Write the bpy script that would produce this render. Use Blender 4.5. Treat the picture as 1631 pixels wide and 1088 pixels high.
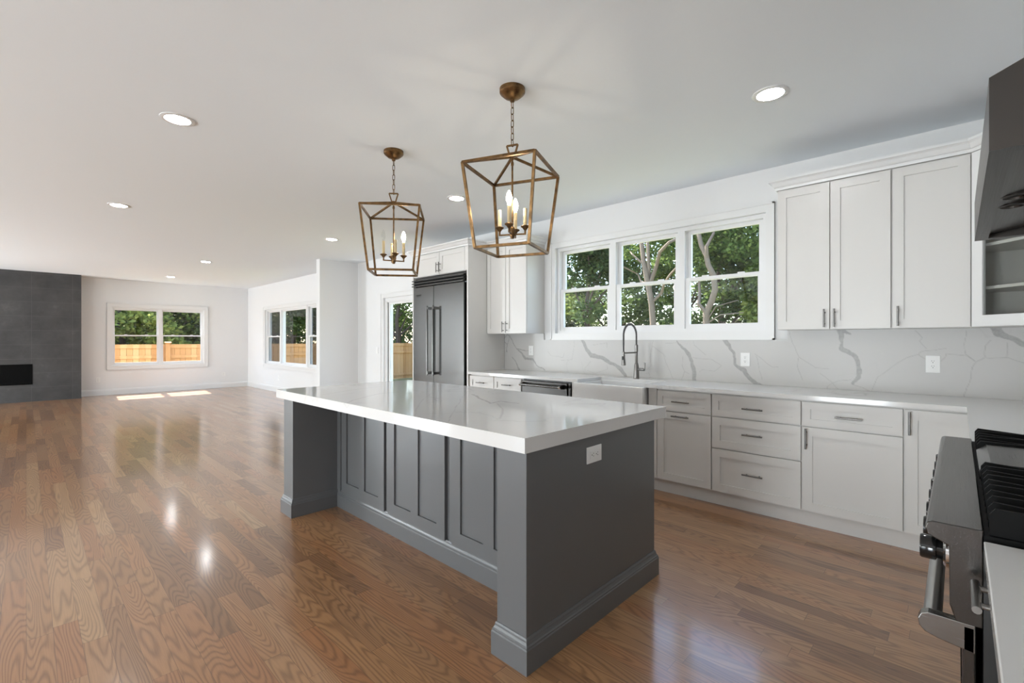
import bpy, bmesh, math, random
import numpy as np
from mathutils import Matrix, Vector, noise

for o in list(bpy.data.objects):
    bpy.data.objects.remove(o, do_unlink=True)
scene = bpy.context.scene
COL = scene.collection
PI = math.pi

# ------------------------------------------------------------------ camera
CAM_H = 1.292
FOCAL_PX = 741.85
cam_data = bpy.data.cameras.new('camera')
cam_data.sensor_fit = 'HORIZONTAL'
cam_data.sensor_width = 36.0
cam_data.lens = FOCAL_PX * 36.0 / 1631.0
cam_data.shift_y = -2.0 / 1631.0
cam_data.clip_start = 0.02
cam_data.clip_end = 300
camera = bpy.data.objects.new('camera', cam_data)
COL.objects.link(camera)
camera.location = (0, 0, CAM_H)
VIEW_ANGLE = math.radians(43.804)           # the wall line (+X) lies this far right of the view axis
camera.rotation_euler = (math.radians(90), 0, VIEW_ANGLE - PI / 2)
scene.camera = camera

# ------------------------------------------------------------------ exposure
vs = scene.view_settings
vs.view_transform = 'Standard'
vs.look = 'None'
vs.gamma = 1.0
vs.use_curve_mapping = False
vs.exposure = 0.42

# ------------------------------------------------------------------ sky and sun
world = bpy.data.worlds.new('world')
scene.world = world
world.use_nodes = True
wn = world.node_tree.nodes
wl = world.node_tree.links
wn.clear()
w_out = wn.new('ShaderNodeOutputWorld')
w_bg = wn.new('ShaderNodeBackground')
w_sky = wn.new('ShaderNodeTexSky')
w_sky.sky_type = 'NISHITA'
w_sky.sun_disc = False
w_sky.sun_elevation = math.radians(52)
w_sky.sun_rotation = math.radians(0)
w_sky.air_density = 1.0
w_sky.dust_density = 1.5
SKY_STRENGTH = 0.75
w_bg.inputs['Strength'].default_value = SKY_STRENGTH
wl.new(w_sky.outputs['Color'], w_bg.inputs['Color'])
wl.new(w_bg.outputs['Background'], w_out.inputs['Surface'])

def add_light(name, kind, loc, energy, color=(1, 1, 1), direction=None, size=None, size_y=None):
    d = bpy.data.lights.new(name, kind)
    d.energy = energy
    d.color = color
    if kind == 'AREA' and size is not None:
        d.size = size
        if size_y is not None:
            d.shape = 'RECTANGLE'
            d.size_y = size_y
    o = bpy.data.objects.new(name, d)
    o.location = loc
    if direction is not None:
        o.rotation_euler = Vector(direction).to_track_quat('-Z', 'Z').to_euler()
    COL.objects.link(o)
    return o

sun = add_light('sun', 'SUN', (0, 30, 30), 18.0, (1.0, 0.96, 0.88), (-0.034, -0.61, -0.79))
sun.data.angle = math.radians(0.6)

# fill lights added in unseen left-wall openings, standing in for side daylight
LEFT_X = -6.0
LEFT_OPENINGS = [(0.9, 2.7), (3.4, 5.2), (6.4, 8.4), (11.0, 13.6)]
LEFT_FILL = [168, 72, 88, 450]
FILL_TINT = (0.87, 0.945, 1.0)
for (ya, yb), e in zip(LEFT_OPENINGS, LEFT_FILL):
    add_light('left_fill_light', 'AREA', (LEFT_X - 0.02, (ya + yb) / 2, 0.82), e, FILL_TINT,
              (1, 0, 0.1 if ya < 2 else 1.2), yb - ya, 1.3)

# ------------------------------------------------------------------ materials
def nodes_of(m):
    return m.node_tree.nodes, m.node_tree.links

def mat(name, color, rough=0.5, metal=0.0, spec=0.5, coat=0.0, emit=None, emit_strength=0.0):
    m = bpy.data.materials.new(name)
    m.use_nodes = True
    b = m.node_tree.nodes['Principled BSDF']
    b.inputs['Base Color'].default_value = (*color, 1)
    b.inputs['Roughness'].default_value = rough
    b.inputs['Metallic'].default_value = metal
    b.inputs['Specular IOR Level'].default_value = spec
    b.inputs['Coat Weight'].default_value = coat
    if emit:
        b.inputs['Emission Color'].default_value = (*emit, 1)
        b.inputs['Emission Strength'].default_value = emit_strength
    return m

def math_node(nt, op, a, b=None, c=None):
    n = nt.nodes.new('ShaderNodeMath')
    n.operation = op
    for i, v in enumerate((a, b, c)):
        if v is None:
            continue
        if isinstance(v, (int, float)):
            n.inputs[i].default_value = v
        else:
            nt.links.new(v, n.inputs[i])
    return n.outputs[0]

def ramp(nt, fac, stops):
    n = nt.nodes.new('ShaderNodeValToRGB')
    e = n.color_ramp.elements
    while len(e) < len(stops):
        e.new(0.5)
    for el, (p, c) in zip(e, stops):
        el.position = p
        el.color = (*c, 1) if len(c) == 3 else c
    nt.links.new(fac, n.inputs['Fac'])
    return n.outputs['Color']

def add_noise_bump(m, scale, strength, distance=0.002, detail=3):
    nt = m.node_tree
    b = nt.nodes['Principled BSDF']
    tc = nt.nodes.new('ShaderNodeNewGeometry')
    n = nt.nodes.new('ShaderNodeTexNoise')
    n.inputs['Scale'].default_value = scale
    n.inputs['Detail'].default_value = detail
    nt.links.new(tc.outputs['Position'], n.inputs['Vector'])
    bp = nt.nodes.new('ShaderNodeBump')
    bp.inputs['Strength'].default_value = strength
    bp.inputs['Distance'].default_value = distance
    nt.links.new(n.outputs['Fac'], bp.inputs['Height'])
    nt.links.new(bp.outputs['Normal'], b.inputs['Normal'])

M = {}
M['wall'] = mat('wall_paint', (0.80, 0.80, 0.80), 0.6, spec=0.25)
add_noise_bump(M['wall'], 260, 0.05)
M['ceiling'] = mat('ceiling_paint', (0.875, 0.915, 0.95), 0.8, spec=0.15)
add_noise_bump(M['ceiling'], 180, 0.05)
M['trim'] = mat('trim_paint', (0.79, 0.79, 0.785), 0.32, spec=0.5)
M['cabinet'] = mat('white_cabinet_lacquer', (0.70, 0.685, 0.66), 0.33, spec=0.5)
M['island'] = mat('grey_island_lacquer', (0.125, 0.128, 0.131), 0.32, spec=0.5)
M['vinyl'] = mat('window_vinyl', (0.80, 0.80, 0.80), 0.35)
M['nickel'] = mat('brushed_nickel', (0.22, 0.213, 0.205), 0.32, 1.0)
M['chrome'] = mat('polished_chrome', (0.7, 0.7, 0.7), 0.12, 1.0)
M['black'] = mat('black_plastic', (0.012, 0.012, 0.012), 0.4)
M['iron'] = mat('cast_iron', (0.006, 0.006, 0.006), 0.6, spec=0.12)
M['glossblack'] = mat('gloss_black', (0.008, 0.008, 0.008), 0.1)
M['matteblack'] = mat('matte_black', (0.003, 0.003, 0.003), 0.6, spec=0.08)  # flat black for the firebox and its opaque front
M['dark'] = mat('dark_gap', (0.02, 0.02, 0.02), 0.8, spec=0.1)
M['fireclay'] = mat('white_fireclay', (0.80, 0.80, 0.79), 0.12, spec=0.5)
M['plate'] = mat('outlet_plastic', (0.86, 0.86, 0.85), 0.35)
M['candle'] = mat('candle_sleeve', (0.60, 0.48, 0.28), 0.5)
M['lens'] = mat('lamp_lens', (0.9, 0.9, 0.9), 0.4, emit=(0.98, 0.99, 1.0), emit_strength=80.0)
M['bulb'] = mat('lit_bulb', (0.9, 0.9, 0.9), 0.3, emit=(1.0, 0.86, 0.66), emit_strength=80.0)
M['grass'] = mat('lawn_grass', (0.17, 0.175, 0.09), 0.9, spec=0.1)
M['bark'] = mat('pale_bark', (0.19, 0.15, 0.115), 0.9, spec=0.1)
add_noise_bump(M['bark'], 30, 0.6, 0.02)
M['darkbark'] = mat('dark_bark', (0.09, 0.07, 0.055), 0.9, spec=0.1)

def make_steel(name, base, rough, stretch_axis):
    m = mat(name, base, rough, 1.0)
    nt = m.node_tree
    b = nt.nodes['Principled BSDF']
    g = nt.nodes.new('ShaderNodeNewGeometry')
    mp = nt.nodes.new('ShaderNodeMapping')
    sc = [700, 700, 700]
    sc[stretch_axis] = 6
    mp.inputs['Scale'].default_value = sc
    nt.links.new(g.outputs['Position'], mp.inputs['Vector'])
    n = nt.nodes.new('ShaderNodeTexNoise')
    n.inputs['Scale'].default_value = 1.0
    n.inputs['Detail'].default_value = 2
    nt.links.new(mp.outputs['Vector'], n.inputs['Vector'])
    r = math_node(nt, 'MULTIPLY_ADD', n.outputs['Fac'], 0.12, rough - 0.06)
    nt.links.new(r, b.inputs['Roughness'])
    bp = nt.nodes.new('ShaderNodeBump')
    bp.inputs['Strength'].default_value = 0.03
    bp.inputs['Distance'].default_value = 0.001
    nt.links.new(n.outputs['Fac'], bp.inputs['Height'])
    nt.links.new(bp.outputs['Normal'], b.inputs['Normal'])
    return m
M['steel'] = make_steel('brushed_stainless', (0.12, 0.119, 0.115), 0.2, 1)
M['steelx'] = make_steel('brushed_stainless_range', (0.08, 0.074, 0.069), 0.25, 0)
M['hoodsteel'] = make_steel('brushed_stainless_hood', (0.07, 0.064, 0.059), 0.33, 0)
M['handlesteel'] = make_steel('satin_stainless_handle', (0.42, 0.41, 0.40), 0.3, 0)
M['bracketsteel'] = make_steel('satin_stainless_bracket', (0.22, 0.21, 0.20), 0.25, 1)
M['darksteel'] = make_steel('dark_stainless', (0.05, 0.048, 0.046), 0.33, 1)

def make_brass():
    m = mat('aged_brass', (0.30, 0.17, 0.065), 0.38, 1.0)
    nt = m.node_tree
    b = nt.nodes['Principled BSDF']
    g = nt.nodes.new('ShaderNodeNewGeometry')
    n = nt.nodes.new('ShaderNodeTexNoise')
    n.inputs['Scale'].default_value = 30
    n.inputs['Detail'].default_value = 4
    nt.links.new(g.outputs['Position'], n.inputs['Vector'])
    c = ramp(nt, n.outputs['Fac'], [(0.3, (0.095, 0.058, 0.03)), (0.7, (0.27, 0.155, 0.066))])
    nt.links.new(c, b.inputs['Base Color'])
    return m
M['brass'] = make_brass()

def make_glass(name, tint, rough=0.0, f0=0.04):
    """clear sheet: sees straight through, mirrors more at a grazing angle (Schlick)"""
    m = bpy.data.materials.new(name)
    m.use_nodes = True
    nt = m.node_tree
    nt.nodes.clear()
    out = nt.nodes.new('ShaderNodeOutputMaterial')
    mix = nt.nodes.new('ShaderNodeMixShader')
    tr = nt.nodes.new('ShaderNodeBsdfTransparent')
    tr.inputs['Color'].default_value = (*tint, 1)
    gl = nt.nodes.new('ShaderNodeBsdfGlossy')
    gl.inputs['Roughness'].default_value = rough
    g = nt.nodes.new('ShaderNodeNewGeometry')
    dp = nt.nodes.new('ShaderNodeVectorMath')
    dp.operation = 'DOT_PRODUCT'
    nt.links.new(g.outputs['Incoming'], dp.inputs[0])
    nt.links.new(g.outputs['Normal'], dp.inputs[1])
    c = math_node(nt, 'ABSOLUTE', dp.outputs['Value'])
    k = math_node(nt, 'POWER', math_node(nt, 'SUBTRACT', 1.0, c), 5.0)
    nt.links.new(math_node(nt, 'MULTIPLY_ADD', k, 0.5, f0 * 0.6), mix.inputs['Fac'])
    nt.links.new(tr.outputs['BSDF'], mix.inputs[1])
    nt.links.new(gl.outputs['BSDF'], mix.inputs[2])
    nt.links.new(mix.outputs['Shader'], out.inputs['Surface'])
    return m
M['glass'] = make_glass('window_glass', (0.98, 0.985, 0.98))
M['screen'] = make_glass('insect_screen', (0.62, 0.62, 0.62), 0.5, 0.01)
M['cabglass'] = make_glass('cabinet_glass', (0.90, 0.91, 0.90), 0.0, 0.05)
M['bulbglass'] = make_glass('clear_bulb', (0.95, 0.95, 0.95), 0.0, 0.06)

def make_floor():
    m = mat('oak_planks', (0.3, 0.17, 0.1), 0.2, spec=0.5)
    nt = m.node_tree
    b = nt.nodes['Principled BSDF']
    g = nt.nodes.new('ShaderNodeNewGeometry')
    sep = nt.nodes.new('ShaderNodeSeparateXYZ')
    nt.links.new(g.outputs['Position'], sep.inputs[0])
    x, y = sep.outputs[0], sep.outputs[1]
    W = 0.0826
    xs = math_node(nt, 'DIVIDE', x, W)
    row = math_node(nt, 'FLOOR', xs)
    fx = math_node(nt, 'SUBTRACT', xs, row)
    wn1 = nt.nodes.new('ShaderNodeTexWhiteNoise')
    wn1.noise_dimensions = '1D'
    nt.links.new(row, wn1.inputs['W'])
    off = math_node(nt, 'MULTIPLY', wn1.outputs['Value'], 37.0)
    ln = math_node(nt, 'MULTIPLY_ADD', wn1.outputs['Value'], 0.5, 0.62)
    ys = math_node(nt, 'ADD', math_node(nt, 'DIVIDE', y, ln), off)
    # uneven board lengths: warp the running coordinate per row
    ys = math_node(nt, 'ADD', ys, math_node(nt, 'MULTIPLY', math_node(nt, 'SINE', math_node(nt, 'MULTIPLY', ys, 2.1)), 0.28))
    piece = math_node(nt, 'FLOOR', ys)
    fy = math_node(nt, 'SUBTRACT', ys, piece)
    comb = nt.nodes.new('ShaderNodeCombineXYZ')
    nt.links.new(row, comb.inputs[0])
    nt.links.new(piece, comb.inputs[1])
    wn2 = nt.nodes.new('ShaderNodeTexWhiteNoise')
    wn2.noise_dimensions = '3D'
    nt.links.new(comb.outputs[0], wn2.inputs['Vector'])
    rnd = wn2.outputs['Value']
    # cathedral grain: contour lines of a stretched noise, each board its own slice
    cg = nt.nodes.new('ShaderNodeCombineXYZ')
    nt.links.new(math_node(nt, 'MULTIPLY', x, 7.5), cg.inputs[0])
    nt.links.new(math_node(nt, 'MULTIPLY', y, 0.8), cg.inputs[1])
    nt.links.new(math_node(nt, 'MULTIPLY', rnd, 91.0), cg.inputs[2])
    n1 = nt.nodes.new('ShaderNodeTexNoise')
    n1.inputs['Scale'].default_value = 1.0
    n1.inputs['Detail'].default_value = 1.5
    n1.inputs['Roughness'].default_value = 0.4
    nt.links.new(cg.outputs[0], n1.inputs['Vector'])
    rings = math_node(nt, 'SINE', math_node(nt, 'MULTIPLY', n1.outputs['Fac'], 185.0))
    rings = math_node(nt, 'MULTIPLY_ADD', rings, 0.5, 0.5)
    rings = math_node(nt, 'POWER', rings, 2.2)
    # fine pores
    cf = nt.nodes.new('ShaderNodeCombineXYZ')
    nt.links.new(math_node(nt, 'MULTIPLY', x, 260.0), cf.inputs[0])
    nt.links.new(math_node(nt, 'MULTIPLY', y, 9.0), cf.inputs[1])
    nt.links.new(math_node(nt, 'MULTIPLY', rnd, 31.0), cf.inputs[2])
    n2 = nt.nodes.new('ShaderNodeTexNoise')
    n2.inputs['Scale'].default_value = 1.0
    n2.inputs['Detail'].default_value = 3
    nt.links.new(cf.outputs[0], n2.inputs['Vector'])
    base = ramp(nt, rnd, [(0.0, (0.26, 0.122, 0.050)), (0.3, (0.37, 0.190, 0.082)),
                          (0.55, (0.44, 0.228, 0.097)), (0.8, (0.41, 0.182, 0.070)), (1.0, (0.49, 0.290, 0.138))])
    dark = nt.nodes.new('ShaderNodeMix')
    dark.data_type = 'RGBA'
    dark.blend_type = 'MULTIPLY'
    g1 = math_node(nt, 'MULTIPLY', rings, 0.54)
    g2 = math_node(nt, 'MULTIPLY', math_node(nt, 'SUBTRACT', n2.outputs['Fac'], 0.35), 0.55)
    gf = math_node(nt, 'MAXIMUM', math_node(nt, 'ADD', g1, g2), 0.0)
    gf = math_node(nt, 'MINIMUM', gf, 1.0)
    nt.links.new(gf, dark.inputs['Factor'])
    nt.links.new(base, dark.inputs['A'])
    dark.inputs['B'].default_value = (0.42, 0.36, 0.32, 1)
    # board joints
    ex = math_node(nt, 'MINIMUM', fx, math_node(nt, 'SUBTRACT', 1.0, fx))
    ey = math_node(nt, 'MINIMUM', fy, math_node(nt, 'SUBTRACT', 1.0, fy))
    jx = math_node(nt, 'LESS_THAN', ex, 0.010)
    jy = math_node(nt, 'LESS_THAN', ey, 0.0014)
    j = math_node(nt, 'MAXIMUM', jx, jy)
    jm = nt.nodes.new('ShaderNodeMix')
    jm.data_type = 'RGBA'
    nt.links.new(math_node(nt, 'MULTIPLY', j, 0.55), jm.inputs['Factor'])
    nt.links.new(dark.outputs['Result'], jm.inputs['A'])
    jm.inputs['B'].default_value = (0.06, 0.03, 0.018, 1)
    nt.links.new(jm.outputs['Result'], b.inputs['Base Color'])
    b.inputs['Coat Weight'].default_value = 0.75
    b.inputs['Coat IOR'].default_value = 1.6
    b.inputs['Specular IOR Level'].default_value = 0.6
    b.inputs['Coat Roughness'].default_value = 0.13
    rr = math_node(nt, 'MULTIPLY_ADD', n1.outputs['Fac'], 0.06, 0.32)
    nt.links.new(rr, b.inputs['Roughness'])
    bp = nt.nodes.new('ShaderNodeBump')
    bp.inputs['Strength'].default_value = 0.18
    bp.inputs['Distance'].default_value = 0.0005
    h = math_node(nt, 'MULTIPLY', n1.outputs['Fac'], 0.9)
    nt.links.new(h, bp.inputs['Height'])
    nt.links.new(bp.outputs['Normal'], b.inputs['Normal'])
    return m
M['floor'] = make_floor()

def make_quartz(name, base, use_attr):
    """white quartz; thick named veins come from the mesh's vein attribute, hairlines from noise"""
    m = mat(name, base, 0.08, spec=0.5)
    nt = m.node_tree
    b = nt.nodes['Principled BSDF']
    g = nt.nodes.new('ShaderNodeNewGeometry')
    nd = nt.nodes.new('ShaderNodeTexNoise')
    nd.inputs['Scale'].default_value = 2.2
    nd.inputs['Detail'].default_value = 4
    nt.links.new(g.outputs['Position'], nd.inputs['Vector'])
    sub = nt.nodes.new('ShaderNodeVectorMath')
    sub.operation = 'MULTIPLY_ADD'
    nt.links.new(nd.outputs['Color'], sub.inputs[0])
    sub.inputs[1].default_value = (0.9, 0.9, 0.9)
    nt.links.new(g.outputs['Position'], sub.inputs[2])
    n1 = nt.nodes.new('ShaderNodeTexNoise')
    n1.inputs['Scale'].default_value = 0.9
    n1.inputs['Detail'].default_value = 1
    nt.links.new(sub.outputs[0], n1.inputs['Vector'])
    d = math_node(nt, 'ABSOLUTE', math_node(nt, 'SUBTRACT', n1.outputs['Fac'], 0.5))
    hair = math_node(nt, 'SUBTRACT', 1.0, math_node(nt, 'MINIMUM', math_node(nt, 'DIVIDE', d, 0.006), 1.0))
    cloud = math_node(nt, 'SUBTRACT', 1.0, math_node(nt, 'MINIMUM', math_node(nt, 'DIVIDE', d, 0.06), 1.0))
    msk = nt.nodes.new('ShaderNodeTexNoise')
    msk.inputs['Scale'].default_value = 1.3
    nt.links.new(g.outputs['Position'], msk.inputs['Vector'])
    mk = math_node(nt, 'MINIMUM', math_node(nt, 'MAXIMUM', math_node(nt, 'MULTIPLY', math_node(nt, 'SUBTRACT', msk.outputs['Fac'], 0.45), 5.0), 0.0), 1.0)
    amt = math_node(nt, 'MULTIPLY', math_node(nt, 'ADD', math_node(nt, 'MULTIPLY', hair, 0.22), math_node(nt, 'MULTIPLY', cloud, 0.06)), mk)
    if use_attr:
        at = nt.nodes.new('ShaderNodeAttribute')
        at.attribute_name = 'vein'
        sp = nt.nodes.new('ShaderNodeTexNoise')
        sp.inputs['Scale'].default_value = 55
        sp.inputs['Detail'].default_value = 3
        nt.links.new(g.outputs['Position'], sp.inputs['Vector'])
        mott = math_node(nt, 'MULTIPLY_ADD', sp.outputs['Fac'], 0.9, 0.35)
        amt = math_node(nt, 'MAXIMUM', amt, math_node(nt, 'MULTIPLY', at.outputs['Fac'], mott))
    mx = nt.nodes.new('ShaderNodeMix')
    mx.data_type = 'RGBA'
    nt.links.new(amt, mx.inputs['Factor'])
    mx.inputs['A'].default_value = (*base, 1)
    mx.inputs['B'].default_value = (0.20, 0.193, 0.19, 1)
    nt.links.new(mx.outputs['Result'], b.inputs['Base Color'])
    return m
M['quartz'] = make_quartz('white_quartz', (0.74, 0.735, 0.725), False)
M['quartzvein'] = make_quartz('veined_quartz', (0.72, 0.715, 0.705), True)
M['splash'] = make_quartz('shaded_veined_quartz', (0.55, 0.54, 0.525), True)  # same veined quartz, base darkened to carry the shade on the backsplash
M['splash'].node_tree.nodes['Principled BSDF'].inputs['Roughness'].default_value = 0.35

def make_slate():
    m = mat('dark_stone_tile', (0.06, 0.06, 0.062), 0.55, spec=0.4)
    nt = m.node_tree
    b = nt.nodes['Principled BSDF']
    g = nt.nodes.new('ShaderNodeNewGeometry')
    sep = nt.nodes.new('ShaderNodeSeparateXYZ')
    nt.links.new(g.outputs['Position'], sep.inputs[0])
    x, z = sep.outputs[0], sep.outputs[2]
    # stacked tiles 0.61 wide, 0.61 high (joint grid read off the photo)
    fx = math_node(nt, 'FRACT', math_node(nt, 'DIVIDE', math_node(nt, 'SUBTRACT', x, 0.506 - 6.1), 0.63))
    fz = math_node(nt, 'FRACT', math_node(nt, 'DIVIDE', math_node(nt, 'ADD', z, 0.0), 0.3))
    ex = math_node(nt, 'LESS_THAN', math_node(nt, 'MINIMUM', fx, math_node(nt, 'SUBTRACT', 1.0, fx)), 0.004)
    ez = math_node(nt, 'LESS_THAN', math_node(nt, 'MINIMUM', fz, math_node(nt, 'SUBTRACT', 1.0, fz)), 0.009)
    j = math_node(nt, 'MAXIMUM', ex, ez)
    n = nt.nodes.new('ShaderNodeTexNoise')
    n.inputs['Scale'].default_value = 2.2
    n.inputs['Detail'].default_value = 6
    n.inputs['Roughness'].default_value = 0.65
    nt.links.new(g.outputs['Position'], n.inputs['Vector'])
    c = ramp(nt, n.outputs['Fac'], [(0.25, (0.036, 0.036, 0.037)), (0.6, (0.066, 0.065, 0.065)), (0.8, (0.11, 0.108, 0.105))])
    mx = nt.nodes.new('ShaderNodeMix')
    mx.data_type = 'RGBA'
    nt.links.new(math_node(nt, 'MULTIPLY', j, 0.35), mx.inputs['Factor'])
    nt.links.new(c, mx.inputs['A'])
    mx.inputs['B'].default_value = (0.14, 0.14, 0.14, 1)
    nt.links.new(mx.outputs['Result'], b.inputs['Base Color'])
    return m
M['slate'] = make_slate()

def make_fence():
    m = mat('new_cedar', (0.62, 0.38, 0.18), 0.75, spec=0.2)
    nt = m.node_tree
    b = nt.nodes['Principled BSDF']
    g = nt.nodes.new('ShaderNodeNewGeometry')
    sep = nt.nodes.new('ShaderNodeSeparateXYZ')
    nt.links.new(g.outputs['Position'], sep.inputs[0])
    r = math_node(nt, 'FLOOR', math_node(nt, 'DIVIDE', sep.outputs[0], 0.14))
    w = nt.nodes.new('ShaderNodeTexWhiteNoise')
    w.noise_dimensions = '1D'
    nt.links.new(r, w.inputs['W'])
    mp = nt.nodes.new('ShaderNodeMapping')
    mp.inputs['Scale'].default_value = (40, 40, 2)
    nt.links.new(g.outputs['Position'], mp.inputs['Vector'])
    n = nt.nodes.new('ShaderNodeTexNoise')
    n.inputs['Scale'].default_value = 1
    nt.links.new(mp.outputs['Vector'], n.inputs['Vector'])
    f = math_node(nt, 'ADD', math_node(nt, 'MULTIPLY', w.outputs['Value'], 0.7), math_node(nt, 'MULTIPLY', n.outputs['Fac'], 0.4))
    c = ramp(nt, f, [(0.1, (0.38, 0.19, 0.075)), (0.6, (0.52, 0.29, 0.13)), (1.0, (0.60, 0.37, 0.19))])
    nt.links.new(c, b.inputs['Base Color'])
    return m
M['cedar'] = make_fence()

def make_leaf(name, dark, light):
    m = bpy.data.materials.new(name)
    m.use_nodes = True
    nt = m.node_tree
    nt.nodes.clear()
    out = nt.nodes.new('ShaderNodeOutputMaterial')
    g = nt.nodes.new('ShaderNodeNewGeometry')
    n = nt.nodes.new('ShaderNodeTexNoise')
    n.inputs['Scale'].default_value = 1.6
    n.inputs['Detail'].default_value = 5
    nt.links.new(g.outputs['Position'], n.inputs['Vector'])
    f = math_node(nt, 'MULTIPLY_ADD', g.outputs['Random Per Island'], 0.45, math_node(nt, 'MULTIPLY', n.outputs['Fac'], 0.6))
    c = ramp(nt, f, [(0.25, dark), (0.75, light)])
    df = nt.nodes.new('ShaderNodeBsdfDiffuse')
    tl = nt.nodes.new('ShaderNodeBsdfTranslucent')
    nt.links.new(c, df.inputs['Color'])
    nt.links.new(c, tl.inputs['Color'])
    mx = nt.nodes.new('ShaderNodeMixShader')
    mx.inputs['Fac'].default_value = 0.42
    nt.links.new(df.outputs[0], mx.inputs[1])
    nt.links.new(tl.outputs[0], mx.inputs[2])
    nt.links.new(mx.outputs[0], out.inputs['Surface'])
    return m
M['leaf'] = make_leaf('green_leaves', (0.045, 0.08, 0.03), (0.17, 0.235, 0.07))
M['leafdark'] = make_leaf('dark_green_leaves', (0.03, 0.06, 0.025), (0.11, 0.155, 0.055))
M['leafyellow'] = make_leaf('yellow_green_leaves', (0.10, 0.15, 0.035), (0.34, 0.40, 0.11))

# ------------------------------------------------------------------ helpers
OFFSET = {}

def tag(o, label=None, cat=None, group=None, kind=None):
    if label: o['label'] = label
    if cat: o['category'] = cat
    if group: o['group'] = group
    if kind: o['kind'] = kind
    return o

def thing(name, loc, label, cat, group=None):
    o = bpy.data.objects.new(name, None)
    o.empty_display_size = 0.1
    COL.objects.link(o)
    o.location = loc
    OFFSET[o.name] = Vector(loc)
    return tag(o, label, cat, group)

def finish(name, me, m, parent, smooth):
    if smooth:
        me.shade_smooth()
        me.set_sharp_from_angle(angle=math.radians(smooth if smooth is not True else 40))
    o = bpy.data.objects.new(name, me)
    if m is not None:
        me.materials.append(m)
    COL.objects.link(o)
    if parent is not None:
        o.parent = parent
        OFFSET[o.name] = OFFSET[parent.name]
    else:
        OFFSET[o.name] = Vector((0, 0, 0))
    return o

def obj(name, bm, m, parent=None, smooth=None, bevel=0.0):
    """one mesh object; coordinates in bm are world coordinates"""
    bmesh.ops.recalc_face_normals(bm, faces=bm.faces)
    if parent is not None:
        off = OFFSET[parent.name]
        for v in bm.verts:
            v.co -= off
    me = bpy.data.meshes.new(name)
    bm.to_mesh(me)
    bm.free()
    o = finish(name, me, m, parent, smooth)
    if bevel:
        md = o.modifiers.new('bevel', 'BEVEL')
        md.width = bevel
        md.segments = 2
        md.limit_method = 'ANGLE'
        md.angle_limit = math.radians(40)
    return o

def recenter(o):
    """put the origin of a top-level single mesh at its base"""
    me = o.data
    xs = [v.co for v in me.vertices]
    lo = Vector((min(c.x for c in xs), min(c.y for c in xs), min(c.z for c in xs)))
    hi = Vector((max(c.x for c in xs), max(c.y for c in xs), max(c.z for c in xs)))
    c = Vector(((lo.x + hi.x) / 2, (lo.y + hi.y) / 2, lo.z))
    me.transform(Matrix.Translation(-c))
    o.location = c
    OFFSET[o.name] = c
    return o

def dup(root, loc, label=None, group=None, rotz=None, scale=None):
    r = root.copy()
    COL.objects.link(r)
    r.location = loc
    OFFSET[r.name] = Vector(loc)
    if rotz is not None: r.rotation_euler = (0, 0, rotz)
    if scale is not None: r.scale = (scale, scale, scale)
    if label: r['label'] = label
    if group: r['group'] = group
    for ch in list(root.children):
        c = ch.copy()
        COL.objects.link(c)
        c.parent = r
        for g in list(ch.children):
            d = g.copy()
            COL.objects.link(d)
            d.parent = c
    return r

ID = Matrix.Identity(4)

def frame(origin, u, v, w):
    m = Matrix.Identity(4)
    for i, a in enumerate((u, v, w)):
        for k in range(3):
            m[k][i] = a[k]
    for k in range(3):
        m[k][3] = origin[k]
    return m

def box(bm, a0, a1, b0, b1, c0, c1, T=ID):
    vs_ = [bm.verts.new(T @ Vector(p)) for p in
           ((a0, b0, c0), (a1, b0, c0), (a1, b1, c0), (a0, b1, c0), (a0, b0, c1), (a1, b0, c1), (a1, b1, c1), (a0, b1, c1))]
    for f in ((0, 3, 2, 1), (4, 5, 6, 7), (0, 1, 5, 4), (1, 2, 6, 5), (2, 3, 7, 6), (3, 0, 4, 7)):
        bm.faces.new([vs_[i] for i in f])
    return bm

def prism(bm, poly, a0, a1, T=ID, axis=0):
    """polygon poly of 2-D points extruded along axis between a0 and a1"""
    def pt(a, p):
        if axis == 0: return Vector((a, p[0], p[1]))
        if axis == 1: return Vector((p[0], a, p[1]))
        return Vector((p[0], p[1], a))
    A = [bm.verts.new(T @ pt(a0, p)) for p in poly]
    B = [bm.verts.new(T @ pt(a1, p)) for p in poly]
    n = len(poly)
    bm.faces.new(A)
    bm.faces.new(B[::-1])
    for i in range(n):
        bm.faces.new((A[i], B[i], B[(i + 1) % n], A[(i + 1) % n]))
    return bm

def tube(bm, pts, r, seg=10, closed=False, caps=True):
    pts = [Vector(p) for p in pts]
    n = len(pts)
    rs = r if isinstance(r, (list, tuple)) else [r] * n
    prev = None
    rings = []
    for i in range(n):
        if closed:
            t = (pts[(i + 1) % n] - pts[i - 1]).normalized()
        else:
            t = (pts[min(i + 1, n - 1)] - pts[max(i - 1, 0)]).normalized()
        if prev is None:
            ref = Vector((0, 0, 1)) if abs(t.z) < 0.9 else Vector((1, 0, 0))
            nx = t.cross(ref).normalized()
        else:
            nx = (prev - t * prev.dot(t)).normalized()
        prev = nx
        ny = t.cross(nx)
        rings.append([bm.verts.new(pts[i] + (nx * math.cos(2 * PI * k / seg) + ny * math.sin(2 * PI * k / seg)) * rs[i]) for k in range(seg)])
    m = n if closed else n - 1
    for i in range(m):
        A, B = rings[i], rings[(i + 1) % n]
        for k in range(seg):
            bm.faces.new((A[k], A[(k + 1) % seg], B[(k + 1) % seg], B[k]))
    if caps and not closed:
        bm.faces.new(rings[0][::-1])
        bm.faces.new(rings[-1])
    return bm

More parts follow.
